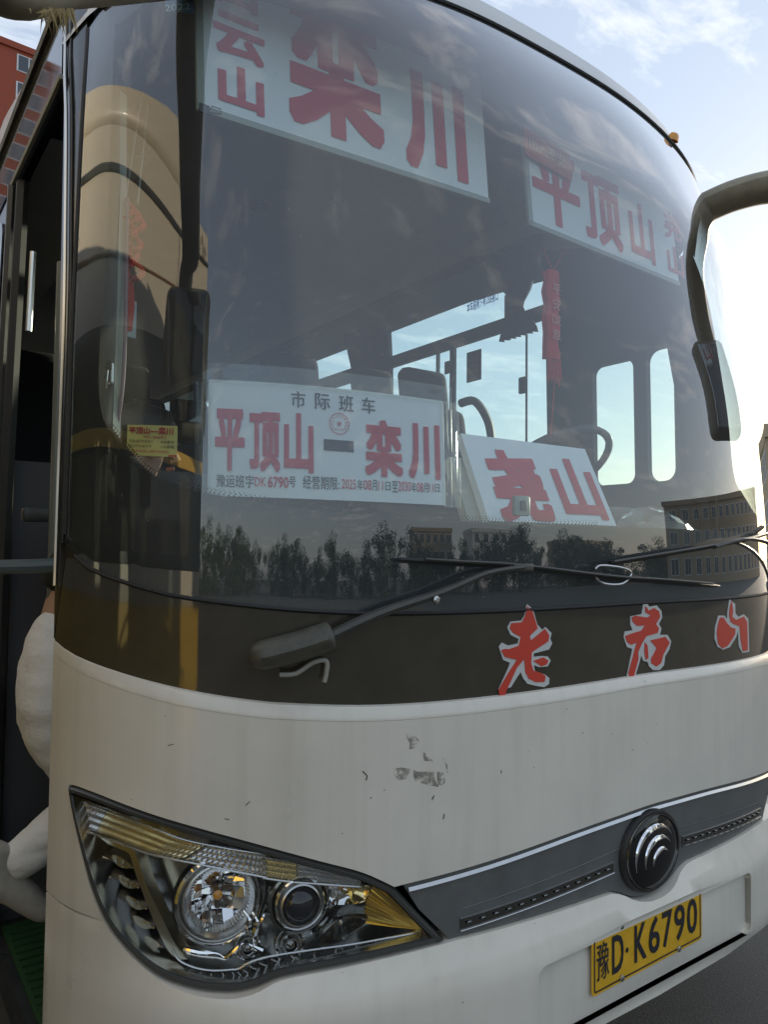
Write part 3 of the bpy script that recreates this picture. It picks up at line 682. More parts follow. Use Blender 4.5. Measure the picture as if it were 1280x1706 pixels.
# chevron elements between the two lines
e1=np.array(spl(A1([(700,1240),(850,1290),(1000,1310),(1120,1300)])+A2([(50,905),(150,870),(300,842),(470,822),(700,785),(900,742),(1090,695)]),8)); e2=np.array(spl(A1([(740,1205),(850,1240),(960,1260),(1080,1250)])+A2([(10,892),(80,855),(200,818),(430,782),(650,750),(850,715),(1060,678)]),8))
for k in range(17):
    t=.03+k*.056; w=.034; q=[]
    A=at_(e1,t);B=at_(e1,min(1,t+w));C=at_(e2,min(1,t+w+.022));D=at_(e2,min(1,t+.022))
    m0=(A+D)/2+(B-A)*.12
    hp('chevron_element',patch([tuple(A),tuple(B),tuple(C),tuple(D)],lambda u,z:-.014+.2*(z-A[1]),spacing=0,skirt=.012),P_RING,smooth=False)
    hp('chevron_edge',tube([S(*B,-.012),S(*C,-.010)],.0016,5),P_SATIN)
# golden fan reflector at the inner end and the two small bowls beside it
apex=np.array(A2([(1080,668)])[0]); fan=[np.array(p) for p in spl(A2([(828,418),(780,470),(762,530),(750,600),(742,655)]),6)]
rows=[[S(*(p+(apex-p)*t),-.018-(.006 if i%2 else 0)*(1-t)-.022*(1-t)) for i,p in enumerate(fan)] for t in np.linspace(0,1,5)]
hp('fan_reflector',strip(rows),P_GOLD,smooth=False)
rows=[]
cA=np.array(A2([(610,470)])[0])
def bowl_patch(pts,dep,m_,nm):
    q=spl(A2(pts),3,True); ctr=np.mean(np.array(q),0); rows=[]
    for s_ in (1,.85,.6,.3,.02): rows.append([S(*(ctr+(np.array(p)-ctr)*s_),-.022-dep*(1-s_*s_)) for p in q])
    hp(nm,strip(rows,True),m_)
bowl_patch([(475,405),(560,395),(690,410),(775,410),(765,465),(730,505),(640,520),(540,525),(480,560),(465,490)],.035,P_CHROME,'position_lamp')
bowl_patch([(470,670),(540,610),(620,590),(690,575),(750,580),(740,630),(650,690),(600,740),(520,750),(450,740)],.035,P_DCHROME,'position_lamp')
bowl_patch([(625,402),(700,425),(765,412),(755,470),(720,500),(660,495),(640,450)],.012,P_GOLD,'amber_mirror')
for q in ((600,425),(600,640)):
    cc,_=lampc(400+q[0]/3.5556,1360+q[1]/3.5556,-.05); mk('position_bulb',lathe([(.004,0),(.006,.012),(.006,.024),(.0004,.03)],12,cc,fwd),P_AMBER if q[1]<500 else P_SATIN,HL)
hp('lens_cover',patch(RIM,lambda u,z:.010,spacing=.03),P_LENS)
# the other headlight, mirrored
def mirror_tree(o,parent):
    c_=o.copy(); COL.objects.link(c_); c_.parent=parent
    if parent==BUS: c_.scale=(-1,1,1)
    for ch in list(o.children): mirror_tree(ch,c_)
mirror_tree(HLROOT,BUS)
# ------------------------------------------------------------------ wipers
def SO(px,py,off): return S(*hit(px,py),off)
def wiper(piv,cover,armpts,blade,hose):
    w=mk('wiper',tube([SO(*p,.045) for p in spl(armpts,4)],[.018]*2+list(np.linspace(.018,.008,len(spl(armpts,4))-2)),8,flat=.6),P_WIP,BUS)
    cv=spl(cover,3); rr=[.006,.022,.030,.034]+[.036]*(len(cv)-6)+[.034,.030]
    mk('wiper_cover',tube([SO(*p,.038) for p in cv],rr,12,flat=.8),mat('faded_black_plastic',(.085,.08,.06),.42,noise=.3,nscale=40),w)
    bl_=spl(blade,4); mk('wiper_blade',tube([SO(*p,.024) for p in bl_],[.003]+[.0065]*(len(bl_)-2)+[.003],6),P_RUBBER,w)
    mk('blade_spine',tube([SO(p[0],p[1]-3,.034) for p in bl_[2:-1]],.0035,6),P_WIP,w)
    mk('blade_clip',rbox(tuple(SO(*armpts[-1],.038)),(.06,.018,.016),0,.004),P_WIP,w)
    if hose: mk('washer_hose',tube([SO(*p,.03) for p in spl(hose,5)],.0045,8),mat('pale_grey_hose',(.34,.33,.28),.5),w)
    return w
wl=wiper(None,[(418,1093),(436,1089),(460,1083),(500,1072),(536,1060),(548,1056)],[(536,1060),(620,1020),(720,985),(790,955),(850,945)],[(657,932),(750,938),(850,944),(1000,962),(1090,968),(1185,976)],[(466,1120),(492,1118),(520,1100),(540,1098),(540,1118),(537,1132)])
mk('washer_jet_hose',tube([SO(*p,.03) for p in spl([(975,948),(985,942),(1020,946),(1035,955),(1020,972),(990,972),(975,962)],4)],.003,6),P_SATIN,wl)
mk('arm_bolt',lathe([(.008,0),(.008,.006),(.004,.009),(.0003,.009)],12,SO(705,997,.055),(0,-1,0)),P_SATIN,wl)
wr=mk('wiper',tube([S(*p,.045) for p in spl([(.98,1.30),(.90,1.42),(.70,1.50),(.45,1.53),(.25,1.505)],4)],.009,8,flat=.6),P_WIP,BUS)
mk('wiper_cover',tube([S(*p,.038) for p in spl([(1.06,1.27),(1.02,1.28),(.96,1.32),(.91,1.39)],3)],.022,12),MATS['faded_black_plastic'],wr)
rb=spl([(-.15,1.465),(.1,1.49),(.3,1.51),(.62,1.545),(.80,1.575)],4)
mk('wiper_blade',tube([S(*p,.022) for p in rb],.006,6),P_RUBBER,wr)
mk('blade_spine',tube([S(u,z+.004,.032) for u,z in rb],.0035,6),P_WIP,wr)
# ------------------------------------------------------------------ roof and sides of the coach
YR=9.0
def LS(y,z,off=0.): return np.array([-1.25*wz(z)-off,y,z])
def RS(y,z,off=0.): return np.array([1.25*wz(z)+off,y,z])
RP=[(-1.204,2.88),(-1.194,3.02),(-1.165,3.15),(-1.08,3.26),(-.9,3.33),(-.6,3.375),(-.3,3.395),(0,3.40)]; RP=RP+[(-x,z) for x,z in RP[::-1][1:]]
ru=np.linspace(-1.478,1.478,len(RP)*4-3); rp=np.array(spl(RP,4))
rows=[]
for t in np.linspace(0,1,10):
    r=[]
    for u,(x,z) in zip(ru,rp):
        Fp=S(u,ztop(u)+.004,.006); B=np.array([x,2.0,z]); C=np.array([Fp[0]*.45+x*.55,Fp[1]+.16,max(Fp[2]+.11,z-.05)])
        r.append(Fp*(1-t)**2+2*C*t*(1-t)+B*t*t)
    rows.append(r)
rows+=[[np.array([x,y,z]) for x,z in rp] for y in (4,6.5,YR)]
P_ROOF=mat('white_roof_paint',(.60,.58,.53),.4,coat=.4,noise=.08,nscale=3)
roof=mk('roof',strip(rows),P_ROOF,BUS)
for sg in (-1,1):
    c=S(sg*.66,ztop(.66)+.018,.012)
    mk('marker_lamp',lathe([(.014,-.01),(.014,.006),(.010,.014),(.0005,.017)],16,c,(0,-.25,1),1.6,up=(0,1,0)),P_AMBER,roof)
yl=lambda z:float(S(-1.478,z)[1])
def side_sheet(name,outline,fn,m_,holes=(),off=0.,sp=.25,parent=None,skirt=0.):
    return mk(name,patch(outline,off,holes=holes,spacing=sp,skirt=skirt,fn=fn),m_,parent or BUS)
YD=1.40
# left side, behind and above the doorway
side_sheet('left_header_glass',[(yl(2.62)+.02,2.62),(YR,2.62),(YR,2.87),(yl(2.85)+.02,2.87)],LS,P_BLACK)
side_sheet('left_lower_side',[(YD,.32),(YR,.32),(YR,1.78),(YD,1.78)],LS,P_WHITE)
lw=side_sheet('left_window_band',[(YD,1.784),(YR,1.784),(YR,2.616),(YD,2.616)],LS,P_PILLAR,off=-.004)
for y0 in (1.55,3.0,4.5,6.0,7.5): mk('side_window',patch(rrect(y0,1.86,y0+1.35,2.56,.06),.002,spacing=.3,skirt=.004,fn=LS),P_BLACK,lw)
mk('roof_gutter',tube([LS(y,2.872,.006) for y in (yl(2.87),2,4,YR)],.011,6),P_DARKPL,BUS)
mk('door_jamb',tube([LS(YD-.01,z,.002) for z in np.linspace(.32,2.6,12)],.014,6),P_DARKPL,BUS); mk('door_seal',tube([LS(YD-.06,z,-.02) for z in np.linspace(.32,2.6,12)],.02,6),P_RUBBER,BUS)
mk('door_head_trim',tube([LS(y,2.612,.002) for y in np.linspace(yl(2.6)+.02,YD,6)],.007,6),P_INTL,BUS)
mk('door_seal',tube([S(-1.484,z,-.03) for z in np.linspace(.4,2.6,24)],.02,8),P_RUBBER,BUS)
# right side, with openings for the driver's window and the passenger windows
zt_=onx(730,490,1.2)[1]; zr0=onx(775,573,1.2)[1]; zr1=onx(775,552,1.2)[1]
yb=lambda px:onx(px,600,1.2)[0]
y_a,y_b=yb(912),yb(648); zb_=2.02
print('right windows',zt_,zr0,zr1,y_a,y_b)
zt_=min(zt_,2.84) if zt_>2.95 else zt_
open_up=[]; wins=[]
def win(y0,y1,z0,z1,r=.05): wins.append((y0,y1,z0,z1,r))
ZT=3.07
win(y_a,y_b,zr1-.012,ZT,.02); win(y_a,y_b,zb_,zr0+.012,.02)
w0=yb(600)
for k in range(4): win(w0+k*1.5,w0+k*1.5+1.28,zr1,ZT,.02); win(w0+k*1.5,w0+k*1.5+1.28,zb_,zr0,.02)
d0=onx(983,612); d1=onx(1057,590); d2=onx(1072,582); d3=onx(1150,556)
win(d1[0],d0[0],1.78,(d0[1]+d1[1])/2,.05); win(.70,d2[0],1.78,d2[1],.06)
wins=[w for w in wins if w[1]<YR-.1]
hol=[rrect(y0,z0,y1,z1,r) for y0,y1,z0,z1,r in wins]
yr0=lambda z:float(S(1.478,z)[1])
wall_o=[(yr0(.35),.32)]+[(yr0(z),z) for z in np.linspace(.5,2.85,16)]+[(yr0(2.85)+.02,3.12),(YR,3.12),(YR,.32)]
wall_o=wall_o[::-1]
rw=mk('right_side',patch(wall_o,0,holes=hol,spacing=.2,fn=RS),P_WHITE,BUS)
mk('right_side_lining',patch(wall_o,-.022,holes=[inset(dens(h,.1),-.0) for h in hol],spacing=.2,fn=RS),P_INT,BUS)
for (y0,y1,z0,z1,r),h in zip(wins,hol):
    fr=mk('window_frame',strip([[RS(a,b,.004) for a,b in h],[RS(a,b,-.026) for a,b in h],[RS(a,b,-.026) for a,b in inset(h,.010)],[RS(a,b,.004) for a,b in inset(h,.010)]],True),P_INT,rw,smooth=False)
    mk('window_pane',patch(inset(h,.009),-.012,spacing=.4,fn=RS),P_SIDEG,rw)
# sliding sash uprights and window fittings of the first passenger window
ysash=yb(763); mk('sash_bar',join(box(1.155,1.175,ysash-.018,ysash+.018,zb_,zr0)),P_INT,rw)
ys2=yb(737); mk('sash_bar',box(1.160,1.178,ys2-.008,ys2+.008,zb_,zr0),P_INTL,rw)
ys3=yb(885); mk('sash_edge',box(1.165,1.173,ys3-.004,ys3+.004,zb_,zr0),P_INT,rw)
zc1=onx(873,642,1.17)
mk('sash_latch',rbox((1.165,zc1[0],zc1[1]),(.02,.05,.085),0,.006),P_INT,rw)
P_BROWN=mat('brown_notice',(.16,.09,.055),.6)
def notice(px0,py0,px1,py1,m_,nm,x=1.17):
    a=onx(px0,py0,x); b=onx(px1,py1,x); fn=planar((x,a[0],b[1]),(0,-1,0),(0,0,1)); w=a[0]-b[0]; h=a[1]-b[1]
    o=mk(nm,patch(rrect(0,0,w,h,.004),0,spacing=0,skirt=.002,fn=fn),m_,rw); return o,fn,w,h
o,fn,w,h=notice(778,588,802,632,P_BROWN,'window_notice')
for k in range(3): mk('notice_line',patch(rrect(w*.2,h*(.25+.2*k),w*.8,h*(.36+.2*k),.002),.002,spacing=0,fn=fn),mat('pale_notice_print',(.4,.3,.2),.6),o)
o,fn,w,h=notice(841,492,862,524,P_BROWN,'window_notice'); o,fn,w,h=notice(741,603,749,622,P_BROWN,'window_notice',1.175)
a=onx(779,522,1.17); b=onx(831,492,1.17); dy=a[0]-b[0]
fnb=planar((1.17,a[0],onx(779,522,1.17)[1]),(0,-1,.03),(0,0,1))
write('blue_window_lettering','本车座椅下有USB接口',(0,0,dy,.055),fnb,P_BLUE,rw,bold=.02,off=.003)
# back wall and floor
mk('rear_wall',patch([(-1.2,.32),(1.2,.32),(1.2,2.9),(.95,3.2),(-.95,3.2),(-1.2,2.9)],0,spacing=.5,fn=planar((0,YR-.02,0),(1,0,0),(0,0,1))),P_INT,BUS)
mk('floor_pan',join(box(-1.2,-.55,YD,YR-.05,.95,1.05),box(-.55,1.19,.35,YR-.05,.95,1.05),box(-1.2,1.2,YD,YR-.05,.34,.40)),P_INT,BUS,smooth=False)
mk('underbody',box(-1.1,1.1,.7,YR-.05,.30,.335),P_DARKPL,BUS)
# ceiling and luggage racks
cr=[[ (x*.985,y,z-.04) for x,z in rp if abs(x)<1.14] for y in (.95,2,4,6.5,YR-.03)]
mk('ceiling',strip(cr[::-1]),P_CEIL,BUS)
for sg in (-1,1):
    pr=[(1.13,2.97),(.98,2.97),(.86,3.0),(.80,3.03),(.78,3.06),(.80,3.1),(1.03,3.13)]
    zs_=-.2 if sg<0 else .03
    if sg<0: mk('luggage_rack',strip([[(sg*x,y,z+zs_*(1 if z<3.05 else 0)) for x,z in pr] for y in np.linspace(1.35,YR-.1,6)]),P_CEIL,BUS)
mk('front_header',strip([[S(u,ztop(u)-.005,-.03) for u in np.linspace(-1.3,1.3,24)],[(x,.80+.20*(x/1.1)**2,2.99-.05*(x/1.1)**2) for x in np.linspace(-1.1,1.1,24)],[(x*1.02,1.35,3.24-.12*(x/1.1)**2) for x in np.linspace(-1.1,1.1,24)]]),P_CEIL,BUS)
for k,(px,py,r) in enumerate(((432,340,.035),(560,330,.02))):
    c=onplane(px,py,2,2.98); mk('ceiling_vent',lathe([(r*1.3,0),(r*1.2,.015),(r,.018),(r*.9,.004),(.001,.004)],20,c,(0,0,-1),up=(0,1,0)),P_INT,BUS)
# dashboard
du=np.linspace(-1.02,1.3,40)
rows=[[S(u,1.40,-.03) for u in du],[S(u,1.525,-.035) for u in du],[S(u,1.542,-.09) for u in du]]
rows.append([np.array([S(u,1.5)[0]*.93,max(.42,S(u,1.5)[1]+.16) if u<-.6 else .62,1.53]) for u in du])
rows.append([np.array([S(u,1.5)[0]*.93,max(.45,S(u,1.5)[1]+.18) if u<-.6 else .66,1.44]) for u in du])
rows.append([np.array([S(u,1.5)[0]*.93,max(.45,S(u,1.5)[1]+.18) if u<-.6 else .60,1.02]) for u in du])
dash=mk('dashboard',strip(rows[::-1]),P_DASH,BUS)
mk('instrument_hood',strip([[(x,y,1.505+h*math.sin(math.pi*(x-.2)/.75)**.5) for x in np.linspace(.2001,.9499,16)] for y,h in ((.30,.02),(.38,.10),(.5,.14),(.62,.13),(.64,.02))][::-1]),P_DASH,dash)
sw_c=np.array([.56,.80,1.80]); swn=np.array([0,.55,.83]); swn/=np.linalg.norm(swn)
a=np.array([1.,0,0]); b=np.cross(swn,a)
ringp=[sw_c+a*.23*math.cos(t)+b*.23*math.sin(t) for t in np.linspace(0,2*math.pi,40)]
swo=mk('steering_wheel',tube(ringp,.014,8,cap=False),P_INT,BUS)
mk('wheel_hub',lathe([(.07,-.02),(.075,0),(.06,.02),(.001,.028)],20,sw_c-swn*.03,swn,up=(1,0,0)),P_INT,swo)
for t in (.3,math.pi-.3,-math.pi/2): mk('wheel_spoke',tube([sw_c-swn*.02,sw_c+(a*math.cos(t)+b*math.sin(t))*.225],.012,6),P_INT,swo)
mk('steering_column',tube([sw_c-swn*.03,sw_c-swn*.45],.035,10),P_INT,swo)
# seats
def seat_parts():
    back=rbox((0,.06,.55),(.44,.11,.78),0,.05,3,-.18); cush=rbox((0,-.2,.12),(.45,.46,.14),0,.05,3); head=rbox((0,.145,1.0),(.27,.09,.24),0,.04,3,-.15); base=box(-.16,.16,-.3,.1,-.28,.05)
    arm=tube([(.235,.05,.42),(.235,-.06,.45),(.235,-.25,.42),(.235,-.33,.34),(.235,-.34,.22)],.022,8)
    return back,cush,head,base,arm
sp_=[mesh(*x) for x in seat_parts()]
SEATM=[P_SEAT,P_SEAT,P_SEAT,P_INT,P_INT]
for me,m_ in zip(sp_,SEATM): me.materials.append(m_)
def seat(x,y,z,yawd=0,name='passenger_seat'):
    o=bpy.data.objects.new(name,sp_[0]); COL.objects.link(o); o.parent=BUS; o.matrix_parent_inverse=Matrix.Translation(-Vector(BUS.location)); o.location=(x,y,z); o.rotation_euler=(0,0,yawd)
    for nm,me in zip(('seat_cushion','headrest','seat_base','armrest'),sp_[1:]):
        c=bpy.data.objects.new(nm,me); COL.objects.link(c); c.parent=o
    return o
seat(.62,1.52,1.23,0,'driver_seat')
mk('partition_rail',tube(spl([onplane(768,672,1,1.75),onplane(790,668,1,1.75),onplane(808,690,1,1.75),onplane(818,722,1,1.75),onplane(822,790,1,1.75)],5),.022,8),P_INT,BUS)
for r in range(5):
    for x in (.32,.82,-.35,-.85):
        if x<0 and r<1: continue
        seat(x,2.25+.78*r,1.40)
# tied curtains on the right side
def curtain(y0,prof,name='tied_curtain'):
    rows=[]
    for z,w,dy in prof:
        rows.append([(1.135+.018*math.sin(k*1.9)*min(1,w/.15),y0+dy+w*(k/22-.5),z) for k in range(23)])
    return mk(name,strip(rows),P_CURT,BUS)
curtain(yb(880),[(3.06,.40,.05),(2.97,.36,.04),(2.88,.27,.02),(2.80,.15,0),(2.745,.07,0),(2.72,.055,0),(2.69,.08,0),(2.64,.18,.0),(2.60,.24,0),(2.57,.26,0)])
curtain(yb(625),[(2.95,.30,.12),(2.8,.26,.08),(2.6,.22,.02),(2.4,.20,0),(2.0,.24,0)])
curtain(yb(470),[(2.95,.9,0),(2.6,.88,0),(2.0,.9,0)],'window_curtain')
# inside strip of the left corner, hook, hose and rails
st=[hito(*p,-.045) for p in ((200,150),(199,330),(196,480),(190,640),(187,735),(170,705),(163,640),(166,560),(172,420),(180,150))][::-1]
tr_=mk('corner_lining',patch(st,-.045,spacing=.05,skirt=.02),P_INTL,BUS)
hk=hito(181,622,-.04); mk('hook_plate',patch(rrect(hk[0]-.012,hk[1]-.027,hk[0]+.012,hk[1]+.027,.008),-.038,spacing=0,skirt=.006),P_SATIN,tr_)
mk('hook',tube([S(hk[0]+.004,hk[1]+.005,-.034),S(hk[0]+.004,hk[1]-.02,-.032),S(hk[0]+.008,hk[1]-.034,-.028),S(hk[0]+.014,hk[1]-.022,-.028)],.0022,6),P_SATIN,tr_)
mk('coiled_hose',tube([S(*hito(px,py,-.06),-.06) for px,py in spl([(212,330),(210,450),(208,560),(204,640),(196,700),(188,735)],4)],.0042,8),mat('dull_mauve_hose',(.24,.14,.18),.5),BUS)
mk('grab_rail',tube([(-1.13,1.12,.98),(-1.13,1.12,2.3)],.018,10),mat('painted_rail',(.16,.17,.15),.4),BUS)
mk('grab_rail',tube([tuple(onplane(-10,945,1,.95)),tuple(onplane(60,943,1,.95)),tuple(onplane(110,940,1,.98))],.019,10),mat('grey_green_rail',(.12,.14,.125),.4),BUS)
mk('door_bracket',rbox(tuple(onplane(58,858,1,.92)),(.06,.04,.035),0,.006),P_DARKPL,BUS)
mk('grab_rail',tube([tuple(onplane(55,420,1,1.25)),tuple(onplane(47,552,1,1.25))],.009,10),P_ALU,BUS)
mk('engine_cover',rbox((-.75,1.75,1.35),(.7,.5,.6),0,.05),P_INT,BUS)
# doorway steps
mk('door_step',join(box(-1.22,-.55,.66,YD,.26,.36)),P_DARKPL,BUS)
mk('step_mat',rbox((-1.02,1.02,.366),(.36,.66,.014),0,.004),P_GREEN,BUS)
for k in range(16): mk('mat_rib',box(-1.19,-.85,.71+.04*k,.722+.04*k,.3731,.379),P_GREEN,BUS)
mk('door_step',box(-.88,-.55,.60,YD,.36,.62),P_DARKPL,BUS)
mk('door_step',box(-.72,-.55,.60,YD,.62,.95),P_DARKPL,BUS)
mk('stairwell_lining',box(-1.2,-.55,YD-.02,YD+.02,.4,1.75),P_INT,BUS); mk('stairwell_lining',box(-1.16,-.55,.60,.64,.3,1.35),P_INT,BUS)
# mirrors on their arms
P_MIRB=mat('dark_olive_mirror_plastic',(.32,.28,.20),.5,noise=.2,nscale=20)
def mirror(arm,rad,headc,size,rz,nm='mirror_arm'):
    o=mk(nm,tube(spl(arm,6),rad,14,flat=.62),P_MIRB,BUS)
    mk('mirror_head',rbox(headc,size,rz,.045,4),P_MIRB,o)
    n=Vector((math.sin(-rz),math.cos(rz),0)); c=Vector(headc)+Vector((math.cos(rz)*0,0,0))
    q=rbox(tuple(c+Matrix.Rotation(rz,3,'Z')@Vector((0,size[1]/2+.001,0))),(size[0]*.82,.004,size[2]*.86),rz,.0015,1)
    mk('mirror_glass',q,mat('mirror_silver',(.8,.82,.83),.02,1.),o)
    return o
aR=S(.86,2.71,-.03)
mirror([aR,aR+np.array([.05,-.11,.03]),(.97,.13,2.75),(1.08,-.04,2.70),(1.13,-.12,2.54),(1.14,-.14,2.40)],.075,(1.14,-.15,2.18),(.26,.13,.46),.75)
ml=mirror([S(-1.06,2.80,-.02),tuple(onplane(220,-22,1,.30)),tuple(onplane(120,-16,1,.22)),tuple(onplane(0,-10,1,.14)),(-1.60,.09,2.42),(-1.63,.08,2.32)],.045,(-1.63,.05,2.10),(.30,.12,.50),-1.0)
V=[];Fc=[]
for k in range(60):
    px=random.gauss(96,18); y_=.10+random.random()*.05; p0=onplane(px,12+random.random()*8,1,y_); ln=.01+.035*random.random(); dx=random.gauss(0,.012)
    t=.0012+.0012*random.random(); i=len(V); V+=[p0+np.array([-t,0,0]),p0+np.array([t,0,0]),p0+np.array([dx,random.gauss(0,.006),-ln])]; Fc.append((i,i+1,i+2))
mk('straw_fibres',(V,Fc),P_STRAW,ml,kind='stuff',smooth=False)
# ------------------------------------------------------------------ signs, cards and hangings behind the glass
def board(name,label,y,pxs,tilt=0.,m=P_SIGN,th=.008,group=None):
    """flat board on the plane y; pxs = top-left, top-right, bottom-right, bottom-left as seen"""
    q=[ony(*p,y) for p in pxs]; x0=(q[0][0]+q[3][0])/2; x1=(q[1][0]+q[2][0])/2; z0=(q[2][1]+q[3][1])/2; z1=(q[0][1]+q[1][1])/2
    fn=planar((x0,y,z0),(1,0,0),(0,0,1)); w,h=x1-x0,z1-z0
    o=mk(name,patch(rrect(0,0,w,h,.004),0,spacing=.1,skirt=th,fn=fn),m); tag(o,label,'sign',group)
    return o,fn,w,h
SY=.50
xl=ony(332,100,SY)[0]; xm0=ony(815,300,SY)[0]; zb=.5*(ony(335,185,SY)[1]+ony(820,340,SY)[1]); xm1=ony(882,330,SY)[0]; xr=ony(1132,440,SY)[0]
print('boards',xl,xm0,xm1,xr,ony(335,185,SY)[1],ony(820,340,SY)[1],ony(885,375,SY)[1],ony(1130,475,SY)[1])
def upboard(x0,x1,zb0,zb1,h,label):
    dz=(zb1-zb0)/(x1-x0); fn=planar((x0,SY,zb0),(1,0,dz),(0,.10,1)); w=x1-x0
    o=mk('destination_board',patch(rrect(0,0,w,h,.004),0,spacing=.12,skirt=.006,fn=fn),P_SIGN); tag(o,label,'sign','destination boards above the windscreen')
    mk('bottom_rail',strip([[fn(a,b,c) for a in (0,w)] for b,c in ((-.004,-.004),(-.004,.006),(.012,.006),(.012,.001))]),P_INTL,o)
    mk('side_rail',strip([[fn(b,a,c) for a in (0,h)] for b,c in ((-.004,-.004),(-.004,.006),(.014,.006),(.014,.001))][::-1]),P_INTL,o)
    return o,fn,w
z1_,z2_=ony(335,185,SY)[1],ony(820,340,SY)[1]; z3_,z4_=ony(885,375,SY)[1],ony(1130,475,SY)[1]
oL,fL,wL=upboard(xl,xm0,z1_,z2_,.64,'white board reading 栾川 beside small red 白云山 characters')
oR,fR,wR=upboard(xm1,xr,z3_,z4_,.60,'white board reading 平顶山 with a small red card on its corner')
def ch(o,fn,c,px0,py0,px1,py1,bold,w,left,zbase,m=P_RED,y=SY,off=.002):
    """one character in the box whose corners are seen at two pixels"""
    a=ony(px0,py1,y); b=ony(px1,py0,y)
    return a,b
def put(o,fn,c,q,bold=.03,m=P_RED): return write('character',c,q,fn,m,o,bold,.002)
# left board (metres on the board)
put(oL,fL,'白',(.045,.300,.160,.43),.035); put(oL,fL,'云',(.04,.165,.175,.280),.04); put(oL,fL,'山',(.05,.035,.17,.145),.045)
put(oL,fL,'栾',(.240,.045,.535,.45),.045); put(oL,fL,'川',(.61,.035,.84,.34),.055)
mk('binder_clip',join(tube([fL(.02,-.005,.006),fL(.03,.012,.012),fL(.05,.010,.014),fL(.05,-.002,.014),fL(.02,-.004,.008)],.0014,6),box(*[v for pr in zip(fL(.0,-.006,.002),fL(.024,.012,.010)) for v in sorted(pr)])),P_INT,oL)
# right board
put(oR,fR,'平',(.03,.035,.26,.30),.03); put(oR,fR,'顶',(.28,.035,.48,.29),.03); put(oR,fR,'山',(.53,.04,.67,.26),.03); put(oR,fR,'尧',(.75,.18,.86,.29),.03); put(oR,fR,'山',(.75,.035,.85,.15),.03)
fc=planar(fR(.0,.225,.012),(1,0,-.10),(0,.08,1))
rc=mk('red_card',patch(rrect(-.012,.0,.21,.095,.004),.004,spacing=0,skirt=.001,fn=fc),mat('faded_red_card',(.60,.10,.05),.6)); tag(rc,'small faded red card reading 出入平安 stuck over the 平顶山 board','card')
write('card_lettering','出入平安',(.01,.03,.18,.075),fc,mat('pale_card_print',(.75,.45,.3),.6),rc,.02,.0055)
# blue permit corner at the very top
bp_=[hit(270,2),hit(321,3),hit(322,17),hit(275,12)]
pm=mk('permit_sticker',patch([(bp_[3][0],bp_[3][1]),(bp_[2][0],bp_[2][1]),(bp_[1][0],bp_[1][1]+.05),(bp_[0][0],bp_[0][1]+.05)],-.008,spacing=0),mat('blue_permit',(.05,.13,.25),.5)); tag(pm,'small blue permit sticker with pale numerals at the top of the windscreen','sticker')
pu=hit(287,10); fp=lambda a,b,off=0.: S(pu[0]+a,pu[1]+b,-.0075)
write('permit_numerals','2022',(-.022,-.004,.040,.016),fp,mat('pale_blue_print',(.5,.6,.65),.5),pm,.01,0)
# the route sign taped behind the glass, following its curve
def curved(u0,z0,u1,z1,zl1,zr1,off):
    """bilinear frame on the skin: bottom-left, bottom-right, heights of left and right sides"""
    return lambda a,b,o=0.: S(u0+(u1-u0)*a,(z0+(z1-z0)*a)+b*(zl1+(zr1-zl1)*a),off+o)
bl_=hito(345,826,-.012); br_=hito(743,842,-.012); tl_2=hito(340,632,-.012); tr_2=hito(735,668,-.012)
fS=curved(bl_[0],bl_[1],br_[0],br_[1],tl_2[1]-bl_[1],tr_2[1]-br_[1],-.012)
rs=mk('route_sign',patch(dens([(0,0),(1,0),(1,1),(0,1)],.08),0,spacing=.06,skirt=.0,fn=fS),P_SIGN); tag(rs,'white paper route sign reading 市际班车 平顶山—栾川 taped inside the windscreen','sign')
def pxq(px0,py0,px1,py1):
    """box on the sign from the enlarged crop (320,580, scale 2.6667)"""
    def ab(x,y):
        X=320+x/2.6667; Y=580+y/2.6667
        ly=632+(X-340)*36/395; by=826+(X-345)*16/398; Y-=2
        return (X-343)/(738-343),(by-Y)/(by-ly)
    a=ab(px0,py1); b=ab(px1,py0); a2=ab(px0,py0); b2=ab(px1,py1)
    return (a[0],a[1],b[0],b[1])
for c,x0,y0,x1,y1 in (('平',93,287,218,550),('顶',238,305,366,555),('山',383,312,507,562),('栾',733,342,905,577),('川',936,353,1088,586)):
    q=pxq(x0,y0+(0),x1,y1); 
    s_=(x1-x0)*36/395*.5
    put(rs,fS,c,q,.042,P_RED)
for c,x0,y0,x1,y1 in (('市',413,212,475,280),('际',515,222,580,288),('班',619,230,684,297),('车',720,238,782,304)): put(rs,fS,c,pxq(x0,y0,x1,y1),.012,P_INK)
mk('dash_mark',patch([(pxq(552,428,682,468)[0],pxq(552,428,682,468)[1]),(pxq(552,428,682,468)[2],pxq(552,428,682,468)[1]),(pxq(552,428,682,468)[2],pxq(552,428,682,468)[3]),(pxq(552,428,682,468)[0],pxq(552,428,682,468)[3])],.002,spacing=0,fn=fS),P_INK,rs)
for t_,x0,y0,x1,y1,m_,b_ in (('豫运班字',100,575,258,624,P_INK,.012),('DK',262,584,308,622,P_RED,.01),('6790',316,584,402,628,P_RED,.03),('号',404,582,432,628,P_INK,.01),('经营期限:',462,584,618,634,P_INK,.012),('2025',628,594,690,634,P_RED,.01),('年',696,596,722,640,P_INK,.008),('08',724,596,760,638,P_RED,.01),('月',762,596,784,642,P_INK,.008),('11',790,600,812,640,P_RED,0),('日',822,604,846,640,P_INK,.008),('至',854,600,880,648,P_INK,.01),('2030',882,602,942,642,P_RED,.01),('年',944,604,968,648,P_INK,.008),('08',970,606,1002,646,P_RED,.01),('月',1004,606,1026,648,P_INK,.008),('11',1032,610,1052,644,P_RED,0),('日',1060,610,1082,646,P_INK,.008)):
    write('sign_lettering',t_,pxq(x0,y0,x1,y1),fS,m_,rs,b_,.002)
